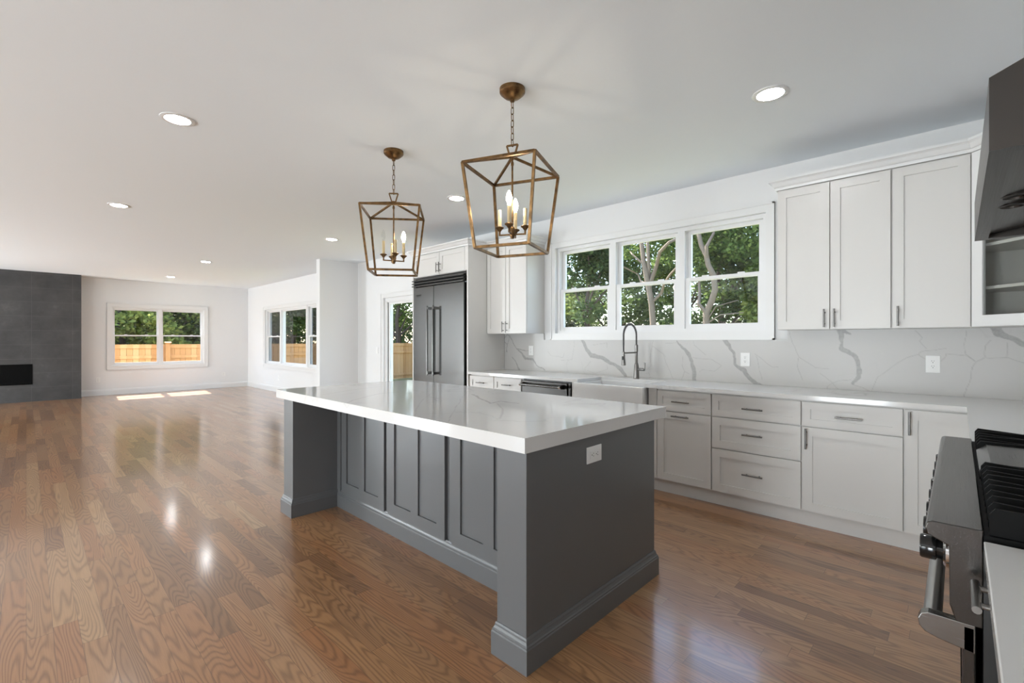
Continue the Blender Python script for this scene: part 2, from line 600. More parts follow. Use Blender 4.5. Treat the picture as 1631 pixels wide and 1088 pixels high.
def lathe(bm, prof, center, seg=24, T=None):
    """profile of (radius, height) turned round the local z axis"""
    cx, cy, cz = center
    rings = []
    for r, h in prof:
        if r < 1e-6:
            p = Vector((0, 0, h))
            rings.append([bm.verts.new((T @ p) if T else p + Vector(center))])
        else:
            row = []
            for k in range(seg):
                p = Vector((r * math.cos(2 * PI * k / seg), r * math.sin(2 * PI * k / seg), h))
                row.append(bm.verts.new((T @ p) if T else p + Vector(center)))
            rings.append(row)
    for A, B in zip(rings, rings[1:]):
        if len(A) == 1 and len(B) == 1: continue
        for k in range(seg):
            k2 = (k + 1) % seg
            if len(A) == 1: bm.faces.new((A[0], B[k], B[k2]))
            elif len(B) == 1: bm.faces.new((A[k], A[k2], B[0]))
            else: bm.faces.new((A[k], A[k2], B[k2], B[k]))
    if len(rings[0]) > 1: bm.faces.new(rings[0][::-1])
    if len(rings[-1]) > 1: bm.faces.new(rings[-1])
    return bm

def bar(bm, p0, p1, w, h=None, up=(0, 0, 1)):
    """rectangular bar from p0 to p1"""
    h = h or w
    p0, p1 = Vector(p0), Vector(p1)
    t = (p1 - p0).normalized()
    up = Vector(up)
    if abs(t.dot(up)) > 0.97: up = Vector((1, 0, 0))
    s = t.cross(up).normalized()
    n = s.cross(t)
    L = (p1 - p0).length
    T = frame(p0, s, n, t)
    return box(bm, -w / 2, w / 2, -h / 2, h / 2, 0, L, T)

def sweep(bm, path, prof, closed=False):
    """profile of (outward offset, z) swept along an xy path with mitred corners; outward = right of travel"""
    P = [Vector((p[0], p[1])) for p in path]
    n = len(P)
    rows = []
    for i in range(n):
        def nrm(a, b):
            d = (b - a).normalized()
            return Vector((d.y, -d.x))
        if closed:
            n0, n1 = nrm(P[i - 1], P[i]), nrm(P[i], P[(i + 1) % n])
        else:
            n0 = nrm(P[max(i - 1, 0)], P[max(i, 1)])
            n1 = nrm(P[min(i, n - 2)], P[min(i + 1, n - 1)])
        mi = (n0 + n1)
        mi = mi / max(mi.dot(n0), 1e-6) if mi.length > 1e-6 else n0
        rows.append([bm.verts.new((P[i].x + mi.x * o, P[i].y + mi.y * o, z)) for o, z in prof])
    k = len(prof)
    m = n if closed else n - 1
    for i in range(m):
        A, B = rows[i], rows[(i + 1) % n]
        for j in range(k):
            j2 = (j + 1) % k
            bm.faces.new((A[j], B[j], B[j2], A[j2]))
    if not closed:
        bm.faces.new(rows[0])
        bm.faces.new(rows[-1][::-1])
    return bm

def B_(): return bmesh.new()

# ---- joinery
def shaker(name, parent, T, u0, u1, v0, v1, m, w0=0.0, t=0.02, fr=0.057, rec=0.009, splits=()):
    """five-piece shaker front in frame T; splits = u positions (centre, width) of inner stiles"""
    bm = B_()
    box(bm, u0, u1, v0, v1, w0, w0 + t - rec, T)
    box(bm, u0, u0 + fr, v0, v1, w0 + t - rec, w0 + t, T)
    box(bm, u1 - fr, u1, v0, v1, w0 + t - rec, w0 + t, T)
    edges = [u0 + fr]
    for c, wd in splits:
        box(bm, c - wd / 2, c + wd / 2, v0, v1, w0 + t - rec, w0 + t, T)
        edges += [c - wd / 2, c + wd / 2]
    edges.append(u1 - fr)
    for a, b in zip(edges[::2], edges[1::2]):
        box(bm, a, b, v0, v0 + fr, w0 + t - rec, w0 + t, T)
        box(bm, a, b, v1 - fr, v1, w0 + t - rec, w0 + t, T)
    return obj(name, bm, m, parent)

def pull(parent, T, uc, vc, length, vertical, w0, name='handle', r=0.006):
    bm = B_()
    L = length / 2
    d = (0, 1, 0) if vertical else (1, 0, 0)
    def P(s, w): return T @ Vector((uc + d[0] * s, vc + d[1] * s, w))
    tube(bm, [P(-L, w0 + 0.033), P(L, w0 + 0.033)], r, 12)
    for s in (-L * 0.62, L * 0.62):
        tube(bm, [P(s, w0), P(s, w0 + 0.033)], r * 0.8, 10)
    o = obj(name, bm, M['nickel'], parent, smooth=40)
    o['label'] = 'brushed nickel bar pull'
    return o
# ------------------------------------------------------------------ room shell
WX = 4.34           # kitchen / living right wall plane
FY = 14.5           # far wall plane
BY = -0.67          # range wall plane
CEIL = 2.743
TH = 0.16

RW = frame((WX, 0, 0), (0, -1, 0), (0, 0, 1), (-1, 0, 0))     # u = -y, w into the room
FW = frame((0, FY, 0), (1, 0, 0), (0, 0, 1), (0, -1, 0))      # u = x
LW = frame((LEFT_X, 0, 0), (0, 1, 0), (0, 0, 1), (1, 0, 0))   # u = y

def structure(name, bm, m, parent=None, **k):
    o = obj(name, bm, m, parent, **k)
    if parent is None:
        o['kind'] = 'structure'
    return o

def wall_bm(T, u0, u1, openings, v1=CEIL, th=TH):
    bm = B_()
    us = sorted({u0, u1, *[o[0] for o in openings], *[o[1] for o in openings]})
    vsx = sorted({0.0, v1, *[o[2] for o in openings], *[o[3] for o in openings]})
    for a, b in zip(us, us[1:]):
        run = None
        for c, d in zip(vsx, vsx[1:]):
            hole = any(a >= o[0] - 1e-6 and b <= o[1] + 1e-6 and c >= o[2] - 1e-6 and d <= o[3] + 1e-6 for o in openings)
            if hole:
                if run: box(bm, a, b, run[0], run[1], -th, 0, T)
                run = None
            else:
                run = (run[0], d) if run else (c, d)
        if run: box(bm, a, b, run[0], run[1], -th, 0, T)
    return bm

W1 = (-3.44, -1.176, 1.373, 2.376)
W2 = (1.399, 3.272, 0.682, 2.084)
W3 = (-13.13, -9.62, 0.68, 2.08)
D1 = (-7.27, -5.56, 0.0, 2.03)

structure('floor', box(B_(), LEFT_X - TH, WX + TH, BY - TH, FY + TH, -0.1, 0.0), M['floor'])
structure('ceiling', box(B_(), LEFT_X - TH, WX + TH, BY - TH, FY + TH, CEIL, CEIL + 0.12), M['ceiling'])
structure('wall_right', wall_bm(RW, -FY - TH, -BY + TH, [W1, W3, D1]), M['wall'])
structure('wall_far', wall_bm(FW, LEFT_X - TH, WX, [W2]), M['wall'])
structure('wall_left', wall_bm(LW, BY - TH, FY + TH, [(a, b, 0.15, 1.5) for a, b in LEFT_OPENINGS]), M['wall'])  # unseen openings, placed and sized to suit the added fill lights
structure('wall_back', box(B_(), LEFT_X, WX, BY - TH, BY, 0, CEIL), M['wall'])
structure('wall_stub', box(B_(), 3.61, WX, 8.2, 8.335, 0, CEIL), M['wall'])

def baseboard(name, path):
    prof = [(0, 0), (0.016, 0), (0.016, 0.105), (0.012, 0.118), (0.012, 0.124), (0.006, 0.136), (0, 0.14)]
    return structure(name, sweep(B_(), path, prof), M['trim'])
baseboard('baseboard_far', [(WX, FY), (0.846, FY)][::-1])
baseboard('baseboard_right', [(WX, FY), (WX, 8.335)])
baseboard('baseboard_stub', [(WX, 8.335), (3.61, 8.335), (3.61, 8.2), (WX, 8.2)])
baseboard('baseboard_kitchen', [(WX, 8.2), (WX, 7.345)])
baseboard('baseboard_left', [(LEFT_X, BY), (LEFT_X, FY)])

def casing(root, T, o, wd=(0.066, 0.066, 0.075, 0.078), door=False):
    """flat casing with a raised outer band round opening o"""
    u0, u1, v0, v1 = o
    l, r, t, b = wd
    bm = B_()
    for (a0, a1, b0, b1) in ((u0 - l, u0, v0 - (0 if door else b), v1 + t), (u1, u1 + r, v0 - (0 if door else b), v1 + t),
                             (u0, u1, v1, v1 + t)) + (() if door else ((u0, u1, v0 - b, v0),)):
        box(bm, a0, a1, b0, b1, 0, 0.017, T)
    e = 0.014
    box(bm, u0 - l, u0 - l + e, v0 - (0 if door else b), v1 + t, 0, 0.026, T)
    box(bm, u1 + r - e, u1 + r, v0 - (0 if door else b), v1 + t, 0, 0.026, T)
    box(bm, u0 - l, u1 + r, v1 + t - e, v1 + t, 0, 0.026, T)
    if not door:
        box(bm, u0 - l, u1 + r, v0 - b, v0 - b + e, 0, 0.026, T)
    return obj('casing', bm, M['trim'], root)

def ring(bm, T, u0, u1, v0, v1, w0, w1, l, r, t, b):
    box(bm, u0, u0 + l, v0, v1, w0, w1, T)
    box(bm, u1 - r, u1, v0, v1, w0, w1, T)
    box(bm, u0 + l, u1 - r, v1 - t, v1, w0, w1, T)
    box(bm, u0 + l, u1 - r, v0, v0 + b, w0, w1, T)

def sash(root, T, u0, u1, v0, v1, w, l, r, t, b, glass='glass', locks=False):
    bm = B_()
    ring(bm, T, u0, u1, v0, v1, w - 0.03, w, l, r, t, b)
    s = obj('sash', bm, M['vinyl'], root)
    g = B_()
    box(g, u0 + l, u1 - r, v0 + b, v1 - t, w - 0.018, w - 0.013, T)
    p = obj('pane', g, M[glass], s)
    p['label'] = 'clear glass pane' if glass == 'glass' else 'darker screened pane'
    if locks:
        k = B_()
        for f in (0.27, 0.73):
            uc = u0 + (u1 - u0) * f
            box(k, uc - 0.028, uc + 0.028, v1, v1 + 0.012, w - 0.026, w - 0.004, T)
        obj('sash_lock', k, M['vinyl'], s)
    return s

def double_hung(root, T, u0, u1, v0, v1, glass='glass', st=0.045, meet=None):
    jb = 0.034
    bm = B_()
    ring(bm, T, u0, u1, v0, v1, -0.135, -0.028, jb, jb, 0.036, 0.03)
    box(bm, u0 + jb, u0 + jb + 0.01, v0 + 0.03, v1 - 0.036, -0.075, -0.066, T)
    box(bm, u1 - jb - 0.01, u1 - jb, v0 + 0.03, v1 - 0.036, -0.075, -0.066, T)
    obj('frame', bm, M['vinyl'], root)
    vm = meet if meet else (v0 + v1) / 2
    sash(root, T, u0 + jb, u1 - jb, vm - 0.016, v1 - 0.034, -0.078, st, st, 0.034, 0.03, glass)
    sash(root, T, u0 + jb, u1 - jb, v0 + 0.03, vm + 0.016, -0.042, st, st, 0.03, 0.042, glass, locks=True)

def window_root(name, loc):
    o = thing(name, loc, None, None)
    o['kind'] = 'structure'
    return o

w1 = window_root('window_1', (WX, 2.308, 1.373))
casing(w1, RW, W1)
for i in range(3):
    a = W1[0] + (W1[1] - W1[0]) * i / 3
    double_hung(w1, RW, a, a + (W1[1] - W1[0]) / 3, W1[2], W1[3], meet=1.872)
w2 = window_root('window_2', (2.335, FY, 0.682))
casing(w2, FW, W2, (0.088, 0.088, 0.095, 0.095))
for i in range(2):
    a = W2[0] + (W2[1] - W2[0]) * i / 2
    double_hung(w2, FW, a, a + (W2[1] - W2[0]) / 2, W2[2], W2[3], st=0.03, meet=1.405)
w3 = window_root('window_3', (WX, 11.37, 0.68))
casing(w3, RW, W3, (0.085, 0.085, 0.09, 0.095))
double_hung(w3, RW, W3[0], -12.16, W3[2], W3[3], 'screen', st=0.06, meet=1.385)
bm = B_()
ring(bm, RW, -12.16, -10.56, W3[2], W3[3], -0.135, -0.02, 0.06, 0.06, 0.045, 0.04)
obj('frame', bm, M['vinyl'], w3)
sash(w3, RW, -12.10, -10.62, W3[2] + 0.04, W3[3] - 0.045, -0.05, 0.03, 0.03, 0.03, 0.03)
double_hung(w3, RW, -10.56, W3[1], W3[2], W3[3], 'screen', st=0.06, meet=1.385)
bm = B_()
box(bm, W3[0] - 0.1, W3[1] + 0.1, W3[2] - 0.012, W3[2] + 0.012, -0.02, 0.05, RW)
obj('sill', bm, M['trim'], w3)

d1 = window_root('door_1', (WX, 6.4, 0))
casing(d1, RW, D1, (0.08, 0.08, 0.085, 0), door=True)
bm = B_()
ring(bm, RW, D1[0], D1[1], D1[2], D1[3], -0.15, -0.02, 0.05, 0.05, 0.06, 0.03)
box(bm, D1[0] + 0.05, D1[1] - 0.05, D1[3] - 0.075, D1[3] - 0.06, -0.09, -0.03, RW)
obj('frame', bm, M['vinyl'], d1)
sash(d1, RW, D1[0] + 0.05, D1[0] + 0.92, 0.03, D1[3] - 0.06, -0.055, 0.05, 0.06, 0.05, 0.09)
sash(d1, RW, D1[0] + 0.80, D1[1] - 0.05, 0.03, D1[3] - 0.06, -0.10, 0.06, 0.06, 0.06, 0.09)
bm = B_()
box(bm, D1[0] + 0.05, D1[0] + 0.062, 0.03, D1[3] - 0.06, -0.062, -0.052, RW)
obj('weather_strip', bm, M['black'], d1)

# ------------------------------------------------------------------ fireplace
fp = thing('fireplace', (-0.7, 14.28, 0), 'floor-to-ceiling dark grey stone tile fireplace wall on the far side of the living room', 'fireplace')
bm = B_()
FYF = 14.08
bx0, bx1 = -2.25, 0.846
fx0, fx1, fz0, fz1 = -1.5, 0.091, 0.362, 0.79
box(bm, bx0, fx0, FYF, FY, 0, CEIL)
box(bm, fx1, bx1, FYF, FY, 0, CEIL)
box(bm, fx0, fx1, FYF, FY, 0, fz0)
box(bm, fx0, fx1, FYF, FY, fz1, CEIL)
obj('tile_surround', bm, M['slate'], fp)
bm = B_()
ring(bm, frame((0, FYF, 0), (1, 0, 0), (0, 0, 1), (0, -1, 0)), fx0, fx1, fz0, fz1, -0.3, 0.006, 0.025, 0.025, 0.03, 0.03)
box(bm, fx0 + 0.02, fx1 - 0.02, FYF + 0.28, FYF + 0.3, fz0, fz1)
fb = obj('firebox', bm, M['matteblack'], fp)
fb['label'] = 'black linear firebox'
bm = B_()
box(bm, fx0 + 0.025, fx1 - 0.025, FYF + 0.02, FYF + 0.024, fz0 + 0.03, fz1 - 0.03)
obj('glass_front', bm, M['matteblack'], fb)
bm = B_()
box(bm, fx0 + 0.03, fx1 - 0.03, FYF + 0.03, FYF + 0.27, fz0 + 0.03, fz0 + 0.06)
obj('burner_tray', bm, M['glossblack'], fb)

# ------------------------------------------------------------------ island
isl = thing('kitchen_island', (1.87, 2.44, 0), 'grey painted kitchen island with panelled seating side and moulded base', 'kitchen island')
ix0, ix1, iy0, iy1 = 1.345, 2.40, 1.213, 3.675
iz = 0.854
ya, yb = 1.375, 3.505
for (y0, y1) in ((iy0, ya), (yb, iy1)):
    bm = B_()
    box(bm, ix0, ix1, y0, y1, 0.0, iz)
    obj('end_panel', bm, M['island'], isl, bevel=0.002)
bm = B_()
box(bm, 1.70, ix1, ya, yb, 0.0, iz)
box(bm, 1.682, 1.70, 3.452, yb, 0.0, iz)
box(bm, 1.682, 1.70, ya, 1.47, 0.0, iz)
for yl in (2.767, 2.09):
    box(bm, 1.688, 1.70, yl + 0.004, yl + 0.03, 0.12, iz)
box(bm, 1.688, 1.70, ya, yb, 0.0, 0.128)
obj('carcass', bm, M['island'], isl)
IT = frame((1.70, 0, 0), (0, -1, 0), (0, 0, 1), (-1, 0, 0))
for yl, yr in ((3.43, 2.815), (2.767, 2.152), (2.09, 1.475)):
    wd = yl - yr
    shaker('door', isl, IT, -yl, -yr, 0.128, 0.845, M['island'], t=0.021, fr=0.078, rec=0.011,
           splits=((-(yl + yr) / 2, 0.08),))
bm = B_()
base_prof = [(-0.005, 0), (0.018, 0), (0.018, 0.094), (0.015, 0.099), (0.015, 0.104), (0.011, 0.109), (0.007, 0.119), (0.006, 0.126), (0.003, 0.133), (-0.005, 0.134)]
path = [(ix0, iy0), (ix1, iy0), (ix1, iy1), (ix0, iy1), (ix0, yb), (1.69, yb), (1.69, ya), (ix0, ya)]
sweep(bm, path, base_prof, closed=True)
obj('base_moulding', bm, M['island'], isl)

def outlet_bm(T, w, h, horizontal=False):
    p = B_()
    box(p, -w / 2, w / 2, -h / 2, h / 2, 0, 0.005, T)
    return p

def outlet(name, T, label, group, parent=None, horizontal=False, switch=False):
    """cover plate with two receptacles; T at the plate's centre"""
    w, h = (0.117, 0.075) if horizontal else (0.075, 0.117)
    if parent is None:
        c = T @ Vector((0, 0, 0))
        r = thing(name, c, label, 'outlet' if not switch else 'switch', group)
        pl = obj('cover_plate', outlet_bm(T, w, h), M['plate'], r, bevel=0.0015)
        slot_parent = pl
        holder = r
    else:
        pl = obj(name, outlet_bm(T, w, h), M['plate'], parent, bevel=0.0015)
        pl['label'] = 'white power outlet plate'
        holder = slot_parent = pl
    b = B_()
    iw, ih = (0.068, 0.034) if horizontal else (0.034, 0.068)
    box(b, -iw / 2, iw / 2, -ih / 2, ih / 2, 0.004, 0.0075, T)
    ins = obj('rocker' if switch else 'receptacle', b, M['plate'], slot_parent)
    if not switch:
        k = B_()
        for s in (-1, 1):
            c = s * 0.0175
            for dx, dy, wx, wy in ((-0.006, 0.005, 0.002, 0.007), (0.006, 0.005, 0.002, 0.006), (0, -0.006, 0.0045, 0.0045)):
                if horizontal:
                    u, v, a, bb = c + dy, dx, wy, wx
                else:
                    u, v, a, bb = dx, c + dy, wx, wy
                box(k, u - a / 2, u + a / 2, v - bb / 2, v + bb / 2, 0.007, 0.0079, T)
        if parent is None:
            obj('socket_slots', k, M['dark'], pl)
        else:
            obj('socket_slots', k, M['dark'], pl)
    return holder

outlet('power_outlet', frame((1.808, iy0, 0.769), (1, 0, 0), (0, 0, 1), (0, -1, 0)), None, None, parent=isl, horizontal=True)

# ---- veins on stone
def vein_field(P, veins, seed=0):
    """P: n x 2 array; returns vein strength 0..1 per point"""
    rng = np.random.RandomState(seed)
    w = np.zeros_like(P)
    for k in range(7):
        fr = 14 * 1.6 ** k
        a = 0.010 / 1.45 ** k
        d = rng.uniform(-1, 1, (2, 2)) * fr
        ph = rng.uniform(0, 6.28, 2)
        w[:, 0] += a * np.sin(P @ d[0] + ph[0])
        w[:, 1] += a * np.sin(P @ d[1] + ph[1])
    out = np.zeros(len(P))
    for line in veins:
        thin = max(q[2] for q in line) < 0.009
        Q = P + w * (0.35 if thin else 0.8)
        for (x0, y0, w0), (x1, y1, w1) in zip(line, line[1:]):
            a = np.array([x0, y0]); d = np.array([x1 - x0, y1 - y0])
            L2 = max(d @ d, 1e-9)
            t = np.clip(((Q - a) @ d) / L2, 0, 1)
            dist = np.hypot(*(Q - a - t[:, None] * d).T)
            wd = (w0 + (w1 - w0) * t) / (1 if thin else 2)
            s = np.clip((wd - dist) / np.maximum(wd * (0.8 if thin else 0.18), 0.0015), 0, 1)
            out = np.maximum(out, s * (0.42 if thin else 0.66))
    return out

def vein_grid(us, vs_, keep, to3d, veins, seed):
    nu, nv = len(us), len(vs_)
    U, V = np.meshgrid(us, vs_, indexing='ij')
    P = np.stack([U.ravel(), V.ravel()], 1)
    F = vein_field(P, veins, seed)
    verts = [to3d(a, b) for a, b in P]
    faces = []
    for i in range(nu - 1):
        for j in range(nv - 1):
            if keep((us[i] + us[i + 1]) / 2, (vs_[j] + vs_[j + 1]) / 2):
                faces.append((i * nv + j, (i + 1) * nv + j, (i + 1) * nv + j + 1, i * nv + j + 1))
    return verts, faces, F

def stone(name, verts, faces, F, extra, m, parent=None):
    """grid face plus the closed body boxes in bmesh extra"""
    bmesh.ops.recalc_face_normals(extra, faces=extra.faces)
    extra.verts.index_update()
    n0 = len(verts)
    verts = list(verts) + [tuple(v.co) for v in extra.verts]
    faces = list(faces) + [tuple(n0 + v.index for v in f.verts) for f in extra.faces]
    extra.free()
    me = bpy.data.meshes.new(name)
    me.from_pydata(verts, [], faces)
    a = me.attributes.new('vein', 'FLOAT', 'POINT')
    vals = np.zeros(len(verts), dtype=np.float32)
    vals[:n0] = F
    a.data.foreach_set('value', vals)
    return finish(name, me, m, parent, None)

WALL_VEINS = [
    [(4.221,1.371,0.0093),(4.131,1.301,0.0123),(4.084,1.193,0.0122),(3.99,1.136,0.0241),(3.899,1.051,0.0358),(3.784,1.054,0.0294),(3.721,0.99,0.0175),(3.611,0.915,0.0173)],
    [(4.221,1.371,0.0124),(4.306,1.281,0.0125),(4.221,1.231,0.0124),(4.228,1.142,0.0161)],
    [(4.186,1.361,0.0092),(4.207,1.271,0.0093),(4.221,1.231,0.0093)],
    [(4.057,1.184,0.0121),(3.964,1.161,0.015),(3.873,1.172,0.0048)],
    [(4.152,1.064,0.0123),(4.057,0.988,0.0152),(4.003,0.912,0.0362)],
    [(3.062,1.307,0.0268),(2.999,1.204,0.0426),(2.918,1.128,0.0579),(2.798,1.106,0.0518),(2.721,1.075,0.041),(2.608,1.013,0.0353),(2.553,0.991,0.0551),(2.489,0.905,0.0298)],
    [(1.942,1.286,0.0091),(1.9,1.224,0.0227),(1.855,1.166,0.0406),(1.811,1.095,0.0359),(1.782,1.009,0.0491),(1.778,0.909,0.049)],
    [(1.518,1.297,0.047),(1.459,1.242,0.0339),(1.426,1.175,0.0252),(1.413,1.094,0.0252),(1.369,1.041,0.0375),(1.306,0.971,0.033),(1.257,0.927,0.0368),(1.167,0.914,0.0161),(1.109,0.91,0.004)],
    [(0.658,1.374,0.055),(0.648,1.321,0.0402),(0.65,1.262,0.0201),(0.648,1.233,0.0366),(0.6,1.198,0.0362),(0.562,1.147,0.0324),(0.534,1.073,0.034),(0.538,1.02,0.0322),(0.571,0.978,0.0216)],
    [(0.648,1.357,0.0366),(0.585,1.335,0.0144)],
    [(-0.172,1.377,0.0657),(-0.195,1.321,0.0481),(-0.229,1.293,0.0375),(-0.274,1.277,0.0371),(-0.317,1.258,0.0368)],
    [(3.551,1.162,0.0035),(3.504,1.108,0.0035),(3.331,1.094,0.0035),(3.309,1.148,0.0035)],
    [(3.354,1.062,0.0035),(3.188,1.067,0.0035),(3.161,1.291,0.0035)],
    [(2.938,1.06,0.0035),(3.02,0.979,0.0035)],
    [(2.197,1.29,0.0035),(2.222,1.12,0.0035),(2.222,1.036,0.0035),(2.272,0.987,0.0035)],
    [(2.197,1.236,0.0035),(2.092,1.158,0.0035),(2.067,1.132,0.0035)],
    [(2.272,0.956,0.0035),(2.239,0.966,0.0035),(2.23,0.92,0.0035)],
    [(3.031,0.962,0.0035),(2.878,0.926,0.0035),(2.731,0.983,0.0035),(2.731,1.041,0.0035)],
    [(2.908,1.247,0.0035),(2.731,1.265,0.0035),(2.731,1.215,0.0035)],
    [(2.199,1.236,0.0035),(2.094,1.158,0.0035),(2.046,1.035,0.0035),(1.984,0.919,0.0035)],
    [(2.07,1.263,0.0035),(1.953,1.271,0.0035)],
    [(1.9,1.136,0.0035),(1.9,1.055,0.0035),(1.874,0.998,0.0035),(1.833,0.978,0.0035)],
    [(1.874,0.998,0.0035),(1.904,0.923,0.0035)],
    [(1.796,1.283,0.0035),(1.789,1.247,0.0035),(1.675,1.163,0.0035)],
    [(1.796,1.131,0.0035),(1.675,1.127,0.0035),(1.619,1.118,0.0035),(1.538,1.062,0.0035),(1.599,1.011,0.0035),(1.71,1.027,0.0035),(1.731,1.004,0.0035)],
    [(1.263,1.178,0.0035),(1.245,1.158,0.0035),(1.167,1.102,0.0035),(1.12,1.071,0.0035),(1.08,1.073,0.0035)],
    [(1.257,1.158,0.0035),(1.203,0.963,0.0035)],
    [(1.007,1.367,0.0035),(0.985,1.279,0.0035),(0.933,1.158,0.0035),(0.941,1.08,0.0035),(0.909,0.976,0.0035)],
    [(0.933,1.158,0.0035),(0.882,1.125,0.0035),(0.819,1.078,0.0035),(0.732,1.073,0.0035)],
    [(0.788,1.037,0.0035),(0.712,0.96,0.0035),(0.672,0.918,0.0035)],
    [(0.59,0.994,0.0035),(0.662,0.987,0.0035),(0.712,0.96,0.0035),(0.744,0.931,0.0035),(0.744,0.901,0.0035)],
    [(0.571,0.961,0.0035),(0.51,0.942,0.0035),(0.469,0.913,0.0035)],
    [(0.315,1.126,0.0035),(0.393,1.056,0.0035),(0.429,1.026,0.0035),(0.46,0.914,0.0035)],
    [(0.315,1.126,0.0035),(0.263,1.164,0.0035),(0.203,1.19,0.0035),(0.166,1.161,0.0035)],
    [(0.198,1.19,0.0035),(0.194,1.206,0.0035),(0.162,1.218,0.0035),(0.117,1.219,0.0035),(0.065,1.232,0.0035)],
    [(0.221,1.36,0.0035),(0.187,1.305,0.0035),(0.2,1.281,0.0035),(0.162,1.233,0.0035)],
    [(0.087,1.151,0.0035),(0.065,1.176,0.0035),(0.057,1.199,0.0035),(-0.04,1.187,0.0035),(-0.077,1.151,0.0035)],
    [(-0.04,1.356,0.0035),(-0.032,1.264,0.0035),(-0.04,1.196,0.0035),(-0.079,1.145,0.0035),(-0.117,1.175,0.0035),(-0.156,1.173,0.0035),(-0.229,1.178,0.0035),(-0.295,1.144,0.0035)],
    [(-0.117,1.18,0.0035),(-0.125,1.248,0.0035),(-0.152,1.288,0.0035)],
    [(-0.079,1.145,0.0035),(-0.062,1.11,0.0035),(-0.056,1.041,0.0035),(-0.028,0.919,0.0035)],
    [(-0.218,1.266,0.0035),(-0.218,1.183,0.0035)],
]
ISLAND_VEINS = [
    [(2.143,2.458,0.02),(1.928,2.021,0.02),(2.054,2.051,0.02),(2.042,1.902,0.02)],
    [(1.583,1.592,0.008),(1.815,1.807,0.008),(1.955,1.993,0.008)],
    [(1.283,1.421,0.004),(1.278,1.392,0.004),(1.346,1.43,0.004)],
    [(1.278,1.392,0.004),(1.187,1.279,0.004)],
    [(1.396,3.168,0.006),(1.683,3.316,0.006),(2.037,3.43,0.006)],
    [(1.285,2.591,0.008),(1.431,2.757,0.008),(1.732,2.958,0.008),(1.884,2.948,0.008)],
    [(1.319,1.935,0.003),(1.705,2.414,0.003),(2.016,2.735,0.003)],
    [(1.293,1.647,0.003),(1.715,2.094,0.003),(2.262,2.632,0.003)],
]

sx0, sx1, sy0, sy1 = 1.328, 2.525, 1.205, 3.785
us = np.linspace(sx0, sx1, 150)
vv = np.linspace(sy0, sy1, 320)
v_, f_, F_ = vein_grid(us, vv, lambda a, b: True, lambda a, b: (a, b, 0.914), ISLAND_VEINS, 5)
body = B_()
box(body, sx0, sx1, sy0, sy1, iz, 0.9139)
o = stone('island_countertop', v_, f_, F_ * 0.75, body, M['quartzvein'])
recenter(o)
tag(o, 'thick glossy white quartz slab with faint grey veins on top of the grey island', 'countertop')

# ------------------------------------------------------------------ kitchen run along the window wall
CF = 3.72           # face of doors and drawers
CT = frame((CF + 0.02, 0, 0), (0, -1, 0), (0, 0, 1), (-1, 0, 0))   # w = 0 at the carcass face

def base_cabinet(label, y0, y1, fronts, group='white base cabinets under the window counter'):
    """y0 > y1 (left to right in the photo); fronts: list of (kind, u-left, u-right, z0, z1, handle)"""
    r = thing('base_cabinet', (4.04, (y0 + y1) / 2, 0), label, 'cabinet', group)
    bm = B_()
    box(bm, CF + 0.02, WX - 0.001, y1, y0, 0.112, 0.884)
    obj('carcass', bm, M['cabinet'], r)
    bm = B_()
    box(bm, 3.77, 4.25, y1, y0, 0.0, 0.112)
    obj('toe_kick', bm, M['cabinet'], r)
    for kind, a, b, z0, z1, h in fronts:
        small = (z1 - z0) < 0.2
        d = shaker(kind, r, CT, -a, -b, z0, z1, M['cabinet'], fr=0.048 if small else 0.06)
        if h:
            pull(d, CT, -h[0], h[1], h[2], h[3], 0.02 - (0.009 if h[4] else 0))
    return r

G = 0.005
zt, zb = 0.868, 0.118
first_cab = base_cabinet('white base cabinet right of the sink, drawer over a pull-out door with top handle', 1.935, 1.400,
             [('drawer', 1.855, 1.400 + G, 0.703, zt, (1.645, 0.784, 0.145, False, True)),
              ('door', 1.855, 1.400 + G, zb, 0.694, (1.645, 0.664, 0.145, False, False))])
obj('filler', box(B_(), CF + 0.003, CF + 0.02, 1.861, 1.934, zb, 0.884), M['cabinet'], first_cab)
base_cabinet('white base cabinet with a stack of three drawers', 1.400, 0.787,
             [('drawer', 1.400 - G, 0.787 + G, 0.703, zt, (1.10, 0.780, 0.14, False, True)),
              ('drawer', 1.400 - G, 0.787 + G, 0.456, 0.694, (1.10, 0.585, 0.14, False, True)),
              ('drawer', 1.400 - G, 0.787 + G, zb, 0.447, (1.10, 0.288, 0.14, False, True))])
base_cabinet('white base cabinet with one wide drawer over a single wide door', 0.787, 0.243,
             [('drawer', 0.787 - G, 0.243 + G, 0.703, zt, (0.52, 0.780, 0.145, False, True)),
              ('door', 0.787 - G, 0.243 + G, zb, 0.694, (0.757, 0.617, 0.14, True, False))])
base_cabinet('white corner base cabinet with a full-height door behind the range', 0.243, -0.05,
             [('door', 0.243 - G, -0.045, zb, zt, (0.215, 0.788, 0.14, True, False))])
base_cabinet('white base cabinet left of the dishwasher, the one nearer the dishwasher', 3.86, 3.41,
             [('drawer', 3.86 - G, 3.435, 0.703, zt, (3.645, 0.79, 0.13, False, True)),
              ('door', 3.86 - G, 3.435, zb, 0.694, (3.48, 0.62, 0.14, True, False))])
base_cabinet('white base cabinet at the end of the counter, against the refrigerator panel', 4.285, 3.86,
             [('drawer', 4.285 - G, 3.86 + G, 0.703, zt, (4.075, 0.79, 0.13, False, True)),
              ('door', 4.285 - G, 3.86 + G, zb, 0.694, (4.24, 0.62, 0.14, True, False))])
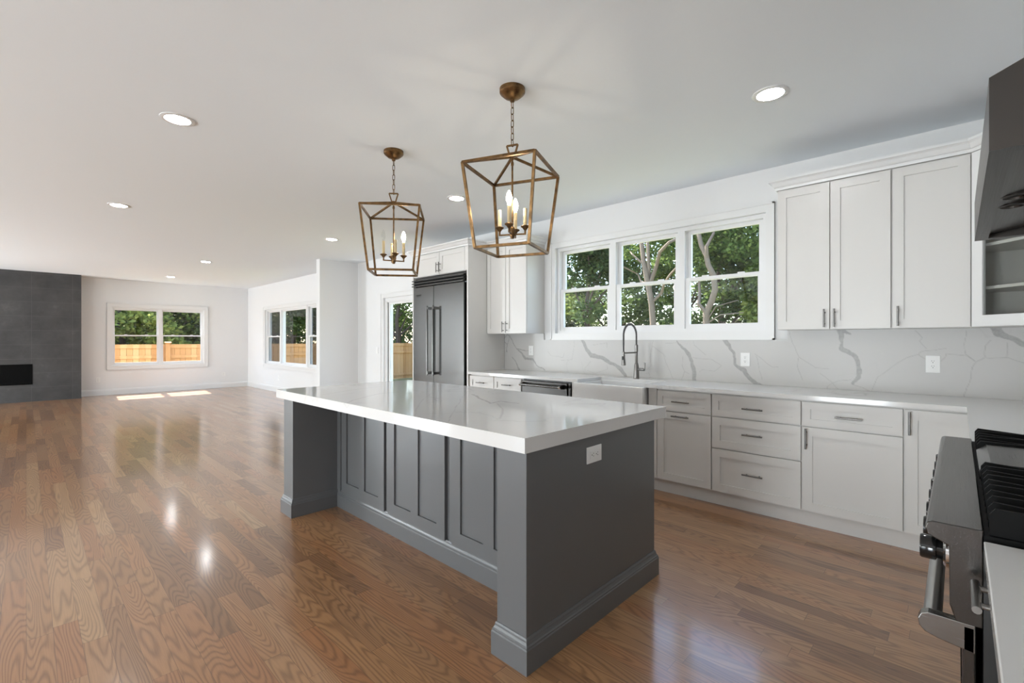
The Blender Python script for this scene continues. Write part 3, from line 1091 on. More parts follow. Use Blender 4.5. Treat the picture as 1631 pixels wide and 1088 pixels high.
# sink base
r = thing('base_cabinet', (4.04, 2.34, 0), 'white sink base cabinet below the apron sink', 'cabinet', 'white base cabinets under the window counter')
bm = B_()
box(bm, CF + 0.02, WX - 0.001, 1.936, 2.752, 0.112, 0.63)
box(bm, CF + 0.004, WX - 0.001, 2.668, 2.752, 0.63, 0.884)
obj('carcass', bm, M['cabinet'], r)
bm = B_()
box(bm, 3.77, 4.25, 1.936, 2.752, 0.0, 0.112)
obj('toe_kick', bm, M['cabinet'], r)
for a, b, hy in ((2.745, 2.346, 2.38), (2.338, 1.94, 2.305)):
    d = shaker('door', r, CT, -a, -b, zb, 0.62, M['cabinet'])
    pull(d, CT, -hy, 0.53, 0.14, True, 0.02)

# cabinet on the range side of the corner
r = thing('base_cabinet', (3.07, -0.36, 0), 'white base cabinet between the room corner and the range', 'cabinet', 'white base cabinets under the range counter')
RT = frame((0, -0.075, 0), (-1, 0, 0), (0, 0, 1), (0, 1, 0))      # u = -x, w = +y
bm = B_()
box(bm, 2.42, CF + 0.02, BY + 0.001, -0.075, 0.112, 0.884)
obj('carcass', bm, M['cabinet'], r)
bm = B_()
box(bm, 2.42, 3.77, BY + 0.06, -0.11, 0.0, 0.112)
obj('toe_kick', bm, M['cabinet'], r)
for a, b in ((3.60, 3.02), (3.01, 2.43)):
    d = shaker('door', r, RT, -a, -b, zb, zt, M['cabinet'])

# cabinet nearest the camera, right of the range
r = thing('base_cabinet', (0.95, -0.36, 0), 'white base cabinet nearest the camera with a pull at the top, beside the range', 'cabinet', 'white base cabinets under the range counter')
bm = B_()
box(bm, 0.55, 1.243, BY + 0.001, -0.075, 0.112, 0.884)
obj('carcass', bm, M['cabinet'], r)
bm = B_()
box(bm, 0.55, 1.243, BY + 0.06, -0.11, 0.0, 0.112)
obj('toe_kick', bm, M['cabinet'], r)
d = shaker('door', r, RT, -1.238, -1.10, zb, zt, M['cabinet'], fr=0.04)
pull(d, RT, -1.168, 0.838, 0.125, False, 0.02, r=0.0065)
shaker('door', r, RT, -1.09, -0.555, zb, zt, M['cabinet'])

# countertops
CX = 3.685
cut = (3.5, 4.10, 1.953, 2.66)
bm = B_()
for x0, x1, y0, y1 in ((CX, WX - 0.001, 2.66, 4.284), (4.10, WX - 0.001, 1.953, 2.66), (CX, WX - 0.001, -0.033, 1.953), (2.414, WX - 0.001, BY + 0.001, -0.033)):
    box(bm, x0, x1, y0, y1, 0.884, 0.914)
bmesh.ops.remove_doubles(bm, verts=bm.verts, dist=0.0004)
o = recenter(obj('countertop', bm, M['quartz']))
tag(o, 'white quartz L-shaped countertop running under the window and round the corner to the range', 'countertop')
o = recenter(obj('countertop', box(B_(), 0.5, 1.247, BY + 0.001, -0.034, 0.884, 0.914), M['quartz'], bevel=0.002))
tag(o, 'white quartz countertop at the bottom right corner, on the near side of the range', 'countertop')

# backsplash
ys = np.arange(BY + 0.001, 4.2845, 0.0055)
zs = np.linspace(0.9145, 1.375, 84)
v_, f_, F_ = vein_grid(ys, zs, lambda a, b: not (b > 1.295 and 1.012 < a < 3.612), lambda a, b: (4.3205, a, b), WALL_VEINS, 11)
body = B_()
box(body, 4.3208, WX - 0.0005, ys[0], ys[-1], 0.9145, 1.2945)
box(body, 4.3208, WX - 0.0005, ys[0], 1.009, 1.2945, 1.375)
box(body, 4.3208, WX - 0.0005, 3.615, ys[-1], 1.2945, 1.375)
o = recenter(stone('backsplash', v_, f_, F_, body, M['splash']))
tag(o, 'white quartz backsplash with bold grey veins behind the sink counter', 'backsplash')

# ------------------------------------------------------------------ wall cabinets
UF = 4.01
UT = frame((UF + 0.02, 0, 0), (0, -1, 0), (0, 0, 1), (-1, 0, 0))
uz0, uz1 = 1.372, 2.44

def wall_cabinet(label, y0, y1, doors, group):
    r = thing('wall_cabinet', (4.18, (y0 + y1) / 2, uz0), label, 'cabinet', group)
    bm = B_()
    box(bm, UF + 0.02, WX - 0.001, y1, y0, uz0, uz1 + 0.008)
    obj('carcass', bm, M['cabinet'], r)
    for a, b, hy in doors:
        d = shaker('door', r, UT, -a, -b, uz0 + 0.004, uz1 - 0.006, M['cabinet'])
        pull(d, UT, -hy, 1.452, 0.132, True, 0.02)
    return r
gw = 'white wall cabinets right of the window'
wall_cabinet('white two-door wall cabinet between the window and the single-door cabinet', 1.009, 0.325,
             [(1.007, 0.674, 0.703), (0.666, 0.330, 0.642)], gw)
wall_cabinet('white single-door wall cabinet beside the range hood', 0.325, -0.06, [(0.319, -0.052, 0.291)], gw)
wall_cabinet('white two-door wall cabinet between the refrigerator and the window', 4.284, 3.616,
             [(4.278, 3.958, 3.985), (3.950, 3.622, 3.925)], 'white wall cabinets beside the refrigerator')

# diagonal corner cabinet with a glass door
A = Vector((UF, -0.0615)); Bp = Vector((3.73, -0.3415))
dv = (Bp - A).normalized()
DT = frame((A.x, A.y, 0), (dv.x, dv.y, 0), (0, 0, 1), (-0.7071, 0.7071, 0))
DL = (Bp - A).length
r = thing('wall_cabinet', (4.08, -0.41, uz0), 'white diagonal corner wall cabinet with a glass door and inner shelves', 'cabinet', None)
wq = [(WX - 0.002, -0.062), (A.x + 0.02, -0.062), (3.7515, -0.3305), (3.7515, BY + 0.002), (WX - 0.002, BY + 0.002)]
bm = B_()
prism(bm, wq, uz0, uz0 + 0.02, axis=2)
prism(bm, wq, uz1 - 0.02, uz1 + 0.008, axis=2)
box(bm, WX - 0.02, WX - 0.002, BY + 0.02, -0.08, uz0 + 0.02, uz1 - 0.02)
box(bm, 3.77, WX - 0.02, BY + 0.002, BY + 0.02, uz0 + 0.02, uz1 - 0.02)
box(bm, A.x + 0.024, WX - 0.002, -0.08, -0.062, uz0 + 0.02, uz1 - 0.02)
box(bm, 3.752, 3.77, BY + 0.002, -0.345, uz0 + 0.02, uz1 - 0.02)
obj('carcass', bm, M['cabinet'], r)
sh = [(WX - 0.021, -0.081), (A.x + 0.05, -0.081), (3.775, -0.355), (3.775, BY + 0.021), (WX - 0.021, BY + 0.021)]
for z in (1.60, 1.86, 2.12):
    bm = B_()
    prism(bm, sh, z, z + 0.018, axis=2)
    obj('shelf', bm, M['cabinet'], r)
bm = B_()
ring(bm, DT, 0.012, DL - 0.012, uz0 + 0.004, uz1 - 0.006, -0.002, 0.018, 0.062, 0.062, 0.062, 0.066)
d = obj('door', bm, M['trim'], r)
d['label'] = 'white door frame round a clear glass pane'
bm = B_()
box(bm, 0.012 + 0.062, DL - 0.012 - 0.062, uz0 + 0.07, uz1 - 0.068, 0.004, 0.008, DT)
obj('glass_pane', bm, M['cabglass'], d)

crown = [(-0.004, 2.442), (0.010, 2.442), (0.012, 2.450), (0.012, 2.462), (0.020, 2.466), (0.026, 2.474), (0.036, 2.492), (0.046, 2.500), (0.052, 2.503), (0.052, 2.518), (-0.004, 2.518)]
bm = B_()
sweep(bm, [(WX - 0.001, 1.009), (UF, 1.009), (UF, -0.0615), (3.73, -0.3415), (3.73, BY + 0.001)], crown)
box(bm, UF, WX - 0.001, -0.06, 1.007, 2.442 + 0.007, 2.516)
o = recenter(obj('crown_moulding', bm, M['trim']))
tag(o, 'white crown moulding along the top of the wall cabinets right of the window', 'moulding')
bm = B_()
sweep(bm, [(WX - 0.001, 5.456), (3.70, 5.456), (3.70, 4.286), (UF, 4.286), (UF, 3.616), (WX - 0.001, 3.616)], crown)
o = recenter(obj('crown_moulding', bm, M['trim']))
tag(o, 'white crown moulding above the refrigerator and the cabinet beside it', 'moulding')

# ------------------------------------------------------------------ refrigerator and its surround
r = thing('refrigerator_surround', (4.0, 4.87, 0), 'white tall side panels with a two-door cabinet above the refrigerator', 'cabinet')
for y0, y1 in ((4.286, 4.308), (5.434, 5.456)):
    bm = B_()
    box(bm, 3.70, WX - 0.001, y0, y1, 0.0, 2.448)
    obj('side_panel', bm, M['cabinet'], r)
bm = B_()
box(bm, 3.72, WX - 0.001, 4.308, 5.434, 2.145, 2.448)
obj('carcass', bm, M['cabinet'], r)
FT = frame((3.72, 0, 0), (0, -1, 0), (0, 0, 1), (-1, 0, 0))
for a, b, hy in ((5.425, 4.857, 4.883), (4.849, 4.352, 4.826)):
    d = shaker('door', r, FT, -a, -b, 2.150, 2.434, M['cabinet'])
    pull(d, FT, -hy, 2.235, 0.13, True, 0.02)
bm = B_()
box(bm, 3.702, 3.72, 4.308, 4.348, 2.145, 2.448)
obj('filler', bm, M['cabinet'], r)

r = thing('refrigerator', (3.98, 4.876, 0), 'stainless steel side-by-side refrigerator with tall bar handles and a top grille', 'refrigerator')
bm = B_()
box(bm, 3.735, 4.30, 4.325, 5.42, 0.012, 2.13)
obj('body', bm, M['black'], r)
for nm, y0, y1, hy in (('door', 4.964, 5.412, 5.02), ('door', 4.352, 4.958, 4.895)):
    bm = B_()
    box(bm, 3.690, 3.733, y0, y1, 0.16, 2.008)
    d = obj(nm, bm, M['steel'], r, bevel=0.004)
    bm = B_()
    tube(bm, [(3.628, hy, 0.835), (3.628, hy, 1.74)], 0.013, 16)
    h = obj('handle', bm, M['steel'], d, smooth=40)
    h['label'] = 'tall stainless bar handle'
    for z in (0.865, 1.71):
        obj('handle_mount', bar(B_(), (3.69, hy, z), (3.622, hy, z), 0.028, 0.034), M['chrome'], d, bevel=0.003)
bm = B_()
box(bm, 3.700, 3.733, 4.352, 5.412, 0.04, 0.15)
obj('kick_plate', bm, M['steel'], r)
bm = B_()
box(bm, 3.733, 3.75, 4.335, 5.425, 2.010, 2.128)
for z in (2.016, 2.052, 2.088):
    prism(bm, [(3.662, z), (3.735, z), (3.735, z + 0.022), (3.690, z + 0.022), (3.662, z + 0.012)], 4.34, 5.42, axis=1,
          T=frame((0, 0, 0), (1, 0, 0), (0, 1, 0), (0, 0, 1)))
g = obj('grille', bm, M['steel'], r)
g['label'] = 'stainless louvred top grille'
bm = B_()
for i in range(2):
    z = 2.038 + 0.036 * i
    box(bm, 3.70, 3.732, 4.345, 5.415, z, z + 0.014)
obj('grille_slot', bm, M['dark'], g)
# small cursive badge on the left door
bm = B_()
pts = []
for i in range(60):
    t = i / 59
    pts.append((3.6885, 5.345 - 0.105 * t, 1.895 + 0.012 * math.sin(t * 20) * (1 - 0.4 * t) + 0.008 * t))
tube(bm, pts, 0.0022, 6)
tube(bm, [(3.6885, 5.35, 1.872), (3.6885, 5.25, 1.883)], 0.0016, 6)
bd = obj('badge', bm, M['darksteel'], r, smooth=40)
bd['label'] = 'small dark script badge'

# ------------------------------------------------------------------ dishwasher
r = thing('dishwasher', (4.0, 3.08, 0), 'stainless dishwasher with a bar handle, left of the sink under the counter', 'dishwasher')
bm = B_()
box(bm, 3.735, 4.30, 2.756, 3.404, 0.02, 0.878)
obj('body', bm, M['black'], r)
bm = B_()
box(bm, 3.700, 3.733, 2.795, 3.400, 0.12, 0.862)
d = obj('door', bm, M['darksteel'], r, bevel=0.003)
bm = B_()
box(bm, 3.712, 3.733, 2.762, 2.793, 0.12, 0.862)
obj('edge_trim', bm, M['darksteel'], r)
bm = B_()
tube(bm, [(3.640, 2.835, 0.824), (3.640, 3.375, 0.824)], 0.0125, 16)
h = obj('handle', bm, M['steel'], d, smooth=40)
h['label'] = 'stainless bar handle'
for y in (2.842, 3.368):
    bm = B_()
    prism(bm, [(3.700, 0.800), (3.632, 0.812), (3.627, 0.824), (3.632, 0.836), (3.700, 0.848)], y - 0.012, y + 0.012, axis=1)
    obj('handle_mount', bm, M['chrome'], d)
bm = B_()
box(bm, 3.78, 4.25, 2.76, 3.40, 0.001, 0.11)
obj('kick_plate', bm, M['darksteel'], r)

# ------------------------------------------------------------------ apron sink and faucet
bm = B_()
s0, s1 = 1.954, 2.659
sf, sb = 3.625, 4.099
box(bm, sf, sf + 0.035, s0 - 0.016, s1 + 0.006, 0.640, 0.889)
box(bm, sb - 0.025, sb, s0, s1, 0.640, 0.889)
box(bm, sf + 0.035, sb - 0.025, s0, s0 + 0.025, 0.640, 0.883)
box(bm, sf + 0.035, sb - 0.025, s1 - 0.025, s1, 0.640, 0.883)
box(bm, sf + 0.035, sb - 0.025, s0 + 0.025, s1 - 0.025, 0.640, 0.665)
r = thing('apron_sink', (3.87, 2.31, 0.64), 'white fireclay apron-front farmhouse sink under the window', 'sink')
obj('basin', bm, M['fireclay'], r, bevel=0.006)
bm = B_()
lathe(bm, [(0.0, 0.0), (0.055, 0.0), (0.055, 0.003), (0.045, 0.005), (0.0, 0.004)], (3.87, 2.31, 0.6655), 24)
obj('drain', bm, M['nickel'], r, smooth=40)

fx, fy = 4.175, 2.30
r = thing('faucet', (fx, fy, 0.914), 'brushed nickel pull-down spring faucet behind the sink', 'faucet')
bm = B_()
lathe(bm, [(0.030, 0.0), (0.030, 0.004), (0.0275, 0.006), (0.022, 0.130), (0.0165, 0.150), (0.0135, 0.155), (0.0135, 0.262), (0.0165, 0.265), (0.0165, 0.330), (0.012, 0.336)], (fx, fy, 0.9145), 24)
obj('column', bm, M['nickel'], r, smooth=35)
arc = []
zt_, R = 1.250, 0.122
z_top = 1.33
for i in range(9):
    arc.append((fx, fy, zt_ + (z_top - zt_) * i / 8))
for i in range(1, 25):
    a = PI * i / 24
    arc.append((fx - R + R * math.cos(a), fy, z_top + R * 0.98 * math.sin(a)))
for i in range(1, 10):
    arc.append((fx - 2 * R, fy, z_top - (z_top - 1.175) * i / 9))
bm = B_()
tube(bm, arc, 0.0065, 10)
obj('hose', bm, M['black'], r, smooth=40)
# spring coiled round the hose
L = [0]
for p, q in zip(arc, arc[1:]): L.append(L[-1] + (Vector(q) - Vector(p)).length)
coil = []
turns = 46
N = turns * 10
spring_len = L[-1] * 0.90
for i in range(N + 1):
    s = spring_len * i / N
    k = max(j for j in range(len(L)) if L[j] <= s + 1e-9)
    k = min(k, len(arc) - 2)
    f = (s - L[k]) / (L[k + 1] - L[k])
    p = Vector(arc[k]).lerp(Vector(arc[k + 1]), f)
    t = (Vector(arc[k + 1]) - Vector(arc[k])).normalized()
    n1 = Vector((0, 1, 0))
    n2 = t.cross(n1)
    a = 2 * PI * turns * i / N
    coil.append(p + (n1 * math.cos(a) + n2 * math.sin(a)) * 0.0105)
bm = B_()
tube(bm, coil, 0.0019, 5)
obj('spring', bm, M['nickel'], r, smooth=60)
bm = B_()
bar(bm, (fx, fy, 1.170), (fx - 2 * R, fy, 1.170), 0.014, 0.014)
obj('holder_arm', bm, M['nickel'], r)
bm = B_()
lathe(bm, [(0.012, 0.128), (0.012, 0.100), (0.0145, 0.098), (0.0145, 0.070), (0.017, 0.05), (0.021, 0.0), (0.018, -0.003)], (fx - 2 * R, fy, 1.055), 20)
h = obj('spray_head', bm, M['nickel'], r, smooth=35)
bm = B_()
box(bm, fx - 2 * R - 0.021, fx - 2 * R - 0.012, fy - 0.007, fy + 0.007, 1.105, 1.140)
obj('spray_button', bm, M['black'], h)
bm = B_()
tube(bm, [(fx, fy - 0.01, 1.005), (fx, fy - 0.085, 1.005)], 0.014, 16)
bar(bm, (fx, fy - 0.083, 0.998), (fx, fy - 0.089, 1.075), 0.013, 0.014)
obj('lever', bm, M['nickel'], r, smooth=30)

# ------------------------------------------------------------------ outlets and switches
WT = lambda y, z, x=4.3205: frame((x, y, z), (0, -1, 0), (0, 0, 1), (-1, 0, 0))
outlet('power_outlet', WT(1.337, 1.125), 'white power outlet on the backsplash right of the faucet, beside a grey vein', 'backsplash outlets')
outlet('power_outlet', WT(0.128, 1.127), 'white power outlet on the backsplash below the single-door wall cabinet', 'backsplash outlets')
outlet('power_outlet', WT(3.815, 1.165), 'white power outlet on the backsplash below the wall cabinet next to the refrigerator', 'backsplash outlets')
outlet('power_outlet', frame((1.156, FY, 0.361), (1, 0, 0), (0, 0, 1), (0, -1, 0)), 'white power outlet low on the far wall beside the dark fireplace', 'living room outlets')
outlet('power_outlet', frame((3.729, FY, 0.366), (1, 0, 0), (0, 0, 1), (0, -1, 0)), 'white power outlet low on the far wall near the room corner', 'living room outlets')
outlet('power_outlet', WT(12.21, 0.355, WX), 'white power outlet low on the wall below the triple living room window', 'living room outlets')
outlet('light_switch', WT(7.50, 1.113, WX), 'white light switch on the wall beside the sliding glass door', None, switch=True)
# ------------------------------------------------------------------ range
rx0, rx1 = 1.257, 2.408
r = thing('range', ((rx0 + rx1) / 2, -0.33, 0), 'stainless steel professional gas range with black grates at the right edge', 'range')
bm = B_()
box(bm, rx0, rx1, BY + 0.02, -0.034, 0.10, 0.905)
obj('body', bm, M['black'], r)
bm = B_()
prism(bm, [(-0.034, 0.930), (0.038, 0.930), (0.046, 0.926), (0.0495, 0.914), (0.046, 0.902), (0.014, 0.887), (0.013, 0.772), (0.004, 0.743), (-0.033, 0.743)], rx0, rx1)
cp = obj('control_panel', bm, M['steelx'], r, bevel=0.002)
KT = lambda x, z: frame((x, 0.0135, z), (1, 0, 0), (0, 0, -1), (0, 1, 0))
kx = [1.345 + 0.139 * i for i in range(8)]
for x in kx:
    bm = B_()
    lathe(bm, [(0.034, 0.0), (0.034, 0.006), (0.029, 0.010), (0.0, 0.010)], (0, 0, 0), 28, KT(x, 0.848))
    k = obj('knob_bezel', bm, M['chrome'], r, smooth=35)
    bm = B_()
    lathe(bm, [(0.020, 0.009), (0.020, 0.020), (0.025, 0.022), (0.025, 0.044), (0.023, 0.047), (0.0, 0.047)], (0, 0, 0), 28, KT(x, 0.848))
    k2 = obj('knob', bm, M['glossblack'], k, smooth=35)
for xa, xb in ((rx0 + 0.012, 1.955), (1.965, rx1 - 0.012)):
    bm = B_()
    box(bm, xa, xb, -0.024, -0.005, 0.16, 0.735)
    d = obj('oven_door', bm, M['steelx'], r, bevel=0.003)
    bm = B_()
    box(bm, xa + 0.10, xb - 0.10, -0.006, -0.003, 0.28, 0.58)
    obj('oven_window', bm, M['glossblack'], d)
    bm = B_()
    tube(bm, [(xa + 0.02, 0.040, 0.713), (xb - 0.02, 0.040, 0.713)], 0.0155, 20)
    h = obj('handle', bm, M['handlesteel'], d, smooth=40)
    h['label'] = 'thick round oven door handle'
    prof = [(-0.024, 0.739), (0.045, 0.739), (0.056, 0.734), (0.061, 0.722), (0.059, 0.708), (0.050, 0.698), (0.030, 0.692), (-0.024, 0.684)]
    for a in (xa, xb - 0.024):
        obj('handle_bracket', prism(B_(), prof, a, a + 0.024), M['bracketsteel'], d, bevel=0.002)
bm = B_()
box(bm, rx0 + 0.01, rx1 - 0.01, -0.08, -0.03, 0.012, 0.15)
obj('kick_plate', bm, M['steelx'], r)
bm = B_()
box(bm, rx0 + 0.003, rx1 - 0.003, BY + 0.02, -0.0345, 0.905, 0.921)
obj('cooktop', bm, M['iron'], r)
bm = B_()
prism(bm, [(BY + 0.02, 0.905), (BY + 0.06, 0.905), (BY + 0.06, 1.0), (BY + 0.02, 1.0)], rx0, rx1)
obj('back_guard', bm, M['steelx'], r)

def grate(x0, x1, n):
    bm = B_()
    for i in range(n):
        x = x0 + (x1 - x0) * i / (n - 1)
        hgt = 0.972
        for ya_, yb_ in ((-0.042, -0.30), (-0.34, -0.585)):
            mid = (ya_ + yb_) / 2
            dip = 0.008 if i % 2 else 0.0
            prism(bm, [(ya_, 0.9215), (ya_, 0.960), (ya_ - 0.008, hgt), (mid, hgt - dip), (yb_ + 0.008, hgt), (yb_, 0.960), (yb_, 0.9215)][::-1], x - 0.004, x + 0.004)
    for y in (-0.052, -0.176, -0.30, -0.34, -0.46, -0.585):
        box(bm, x0, x1, y - 0.005, y + 0.005, 0.935 if abs(y + 0.176) > 0.01 and abs(y + 0.46) > 0.01 else 0.945, 0.957)
    return obj('grate', bm, M['iron'], r)
grate(1.272, 1.745, 10)
grate(2.10, 2.392, 6)
for x in (1.39, 1.62, 2.245):
    for y in (-0.18, -0.46):
        bm = B_()
        lathe(bm, [(0.05, 0.0), (0.05, 0.01), (0.036, 0.012), (0.036, 0.02), (0.0, 0.022)], (x, y, 0.9212), 20)
        obj('burner', bm, M['iron'], r, smooth=35)
bm = B_()
prism(bm, [(-0.040, 0.9215), (-0.040, 0.945), (-0.062, 0.966), (-0.150, 0.966), (-0.150, 0.9215)], 1.765, 2.08)
box(bm, 1.765, 1.785, -0.60, -0.150, 0.9215, 0.962)
box(bm, 2.06, 2.08, -0.60, -0.150, 0.9215, 0.962)
box(bm, 1.785, 2.06, -0.60, -0.21, 0.9215, 0.945)
obj('griddle', bm, M['steelx'], r)

# ------------------------------------------------------------------ range hood
r = thing('range_hood', (1.84, -0.35, 1.655), 'stainless steel wall range hood above the range at the right edge', 'hood')
hx0, hx1, hy = 1.28, 2.408, -0.042
bm = B_()
e = 0.034
# open-bottomed canopy: front lip, two ends, sloping top, rim
top = [(hy, 1.796), (-0.40, 1.955), (BY + 0.001, 1.955)]
prism(bm, [(hy, 1.655), (hy, 1.796), (-0.40, 1.955), (BY + 0.001, 1.955), (BY + 0.001, 1.655)], hx0, hx0 + 0.004)
prism(bm, [(hy, 1.655), (hy, 1.796), (-0.40, 1.955), (BY + 0.001, 1.955), (BY + 0.001, 1.655)], hx1 - 0.004, hx1)
box(bm, hx0 + 0.004, hx1 - 0.004, hy - 0.004, hy, 1.655, 1.796)
prism(bm, [(hy - 0.004, 1.790), (hy - 0.004, 1.7945), (-0.40, 1.9535), (BY + 0.001, 1.9535), (BY + 0.001, 1.949), (-0.40, 1.949)], hx0 + 0.004, hx1 - 0.004)
box(bm, hx0 + 0.004, hx1 - 0.004, hy - e, hy - 0.004, 1.655, 1.659)
box(bm, hx0 + 0.004, hx0 + e, BY + 0.03, hy - e, 1.655, 1.659)
box(bm, hx1 - e, hx1 - 0.004, BY + 0.03, hy - e, 1.655, 1.659)
box(bm, hx0 + 0.004, hx1 - 0.004, BY + 0.001, BY + 0.03, 1.655, 1.659)
obj('canopy', bm, M['hoodsteel'], r)
bm = B_()
prism(bm, [(hy - e + 0.002, 1.668), (hy - e + 0.002, 1.672), (-0.23, 1.700), (-0.23, 1.696)], hx0 + e - 0.002, hx1 - e + 0.002)
lp = obj('light_panel', bm, M['hoodsteel'], r)
for x in (1.80, 1.92):
    bm = B_()
    zz = 1.6715
    lathe(bm, [(0.031, 0.004), (0.031, -0.004), (0.024, -0.006), (0.022, 0.0), (0.0, 0.0)], (x, -0.108, zz + 0.002), 24)
    k = obj('lamp_ring', bm, M['hoodsteel'], lp, smooth=40)
bm = B_()
box(bm, hx0 + e, hx1 - e, BY + 0.03, -0.232, 1.73, 1.735)
for i in range(16):
    x = hx0 + e + 0.02 + i * (hx1 - hx0 - 2 * e - 0.05) / 15
    box(bm, x, x + 0.032, BY + 0.035, -0.235, 1.712, 1.73)
f = obj('baffle_filter', bm, M['darksteel'], r)
bm = B_()
box(bm, 1.60, 2.09, BY + 0.001, -0.40, 1.955, CEIL - 0.001)
obj('chimney', bm, M['hoodsteel'], r)

# ------------------------------------------------------------------ lantern pendants
def pendant(x, y, theta, arm0, bulbs, label):
    r = thing('lantern_pendant', (x, y, CEIL), label, 'pendant light', 'brass lantern pendants over the island')
    bm = B_()
    lathe(bm, [(0.0, 2.743), (0.074, 2.743), (0.074, 2.722), (0.070, 2.716), (0.045, 2.694), (0.018, 2.684), (0.013, 2.682), (0.013, 2.670), (0.0, 2.668)], (x, y, 0), 36)
    obj('canopy', bm, M['brass'], r, smooth=30)
    # chain
    bm = B_()
    z1_, z0_ = 2.672, 2.412
    n = 7
    pitch = (z1_ - z0_) / n
    for i in range(n):
        zc = z1_ - pitch * (i + 0.5)
        a = theta + (PI / 2 if i % 2 else 0) + 0.5
        hl, hw = pitch * 0.5 + 0.002, 0.0085
        pts = []
        for k in range(16):
            t = 2 * PI * k / 16
            rad = hw * math.cos(t)
            zz = (hl - hw) * (1 if math.sin(t) > 0 else -1) * (1 if abs(math.sin(t)) > 0.05 else 0) + hw * math.sin(t)
            pts.append((x + rad * math.cos(a), y + rad * math.sin(a), zc + zz))
        tube(bm, pts, 0.0024, 6, closed=True)
    obj('chain', bm, M['brass'], r, smooth=50)
    # cage
    zt0, zb0, zap = 2.276, 1.811, 2.350
    st, sb = 0.30, 0.228
    def C(k, s, z):
        a = theta + k * PI / 2
        return Vector((x + s * math.cos(a), y + s * math.sin(a), z))
    w = 0.0145
    bm = B_()
    for k in range(4):
        mid_ = (C(k, 1, 0) + C(k + 1, 1, 0)) / 2 - Vector((x, y, 0))
        bar(bm, C(k, st, zt0), C(k + 1, st, zt0), w, w)
        bar(bm, C(k, sb, zb0), C(k + 1, sb, zb0), w, w)
        rad = C(k, 1, 0) - Vector((x, y, 0))
        tang = Vector((-rad.y, rad.x, 0)).normalized()
        dd = (rad.normalized() + tang).normalized()
        bar(bm, C(k, sb, zb0), C(k, st, zt0), w, w, up=dd)
        bar(bm, C(k, st, zt0), (x, y, zap), w * 0.85, w * 0.85, up=tang)
    lathe(bm, [(0.0, -0.012), (0.014, -0.012), (0.014, 0.008), (0.0, 0.010)], (x, y, zap), 16)
    obj('cage', bm, M['brass'], r)
    bm = B_()
    a = theta - PI / 4
    d = Vector((math.cos(a), math.sin(a), 0))
    base = Vector((x, y, 0))
    p = [base + d * 0.013 + Vector((0, 0, zap)), base + d * 0.034 + Vector((0, 0, 2.418)), base - d * 0.034 + Vector((0, 0, 2.418)), base - d * 0.013 + Vector((0, 0, zap))]
    nrm = Vector((-d.y, d.x, 0))
    for q0, q1 in zip(p, p[1:]):
        bar(bm, q0, q1, 0.009, 0.009, up=nrm)
    obj('hanger', bm, M['brass'], r)
    bm = B_()
    tube(bm, [(x, y, zap), (x, y, 1.915)], 0.0055, 12)
    lathe(bm, [(0.008, 2.30), (0.009, 2.31), (0.008, 2.32)], (x, y, 0), 12)
    obj('stem', bm, M['brass'], r, smooth=40)
    bm = B_()
    lathe(bm, [(0.0, 1.878), (0.010, 1.879), (0.012, 1.888), (0.016, 1.894), (0.016, 1.934), (0.011, 1.944), (0.0, 1.946)], (x, y, 0), 18)
    obj('hub', bm, M['brass'], r, smooth=35)
    for k in range(4):
        a = arm0 + k * PI / 2
        d = Vector((math.cos(a), math.sin(a), 0))
        R = 0.076
        bm = B_()
        q = base + d * R
        bar(bm, base + d * 0.012 + Vector((0, 0, 1.902)), q + d * 0.004 + Vector((0, 0, 1.902)), 0.008, 0.008)
        bar(bm, q + Vector((0, 0, 1.900)), q + Vector((0, 0, 1.928)), 0.008, 0.008)
        lathe(bm, [(0.0, 1.922), (0.007, 1.923), (0.016, 1.936), (0.024, 1.941), (0.026, 1.945), (0.022, 1.949), (0.0, 1.949)], (q.x, q.y, 0), 20)
        arm = obj('candle_arm', bm, M['brass'], r, smooth=35)
        bm = B_()
        lathe(bm, [(0.0105, 1.949), (0.0105, 2.046), (0.008, 2.049), (0.0, 2.047)], (q.x, q.y, 0), 18)
        s_ = obj('candle_sleeve', bm, M['candle'], arm, smooth=40)
        s_['label'] = 'cream candle sleeve'
        kind = bulbs[k]
        if kind:
            bm = B_()
            lathe(bm, [(0.0, 2.047), (0.007, 2.048), (0.009, 2.060), (0.0155, 2.078), (0.017, 2.092), (0.013, 2.112), (0.005, 2.130), (0.0, 2.136)], (q.x, q.y, 0), 18)
            b_ = obj('bulb', bm, M['bulb'] if kind == 'lit' else M['bulbglass'], arm, smooth=60)
            b_['label'] = 'lit flame-shaped bulb' if kind == 'lit' else 'unlit clear flame-shaped bulb'
    return r

R_ = math.radians
pendant(1.943, 1.861, 2.734, R_(-60), [None, 'lit', None, 'lit'], 'nearer and larger-looking brass lantern pendant with two lit bulbs')
pendant(1.952, 3.131, 3.237, R_(-22), ['lit', None, 'clear', None], 'farther brass lantern pendant with one lit bulb, in front of the sliding door')

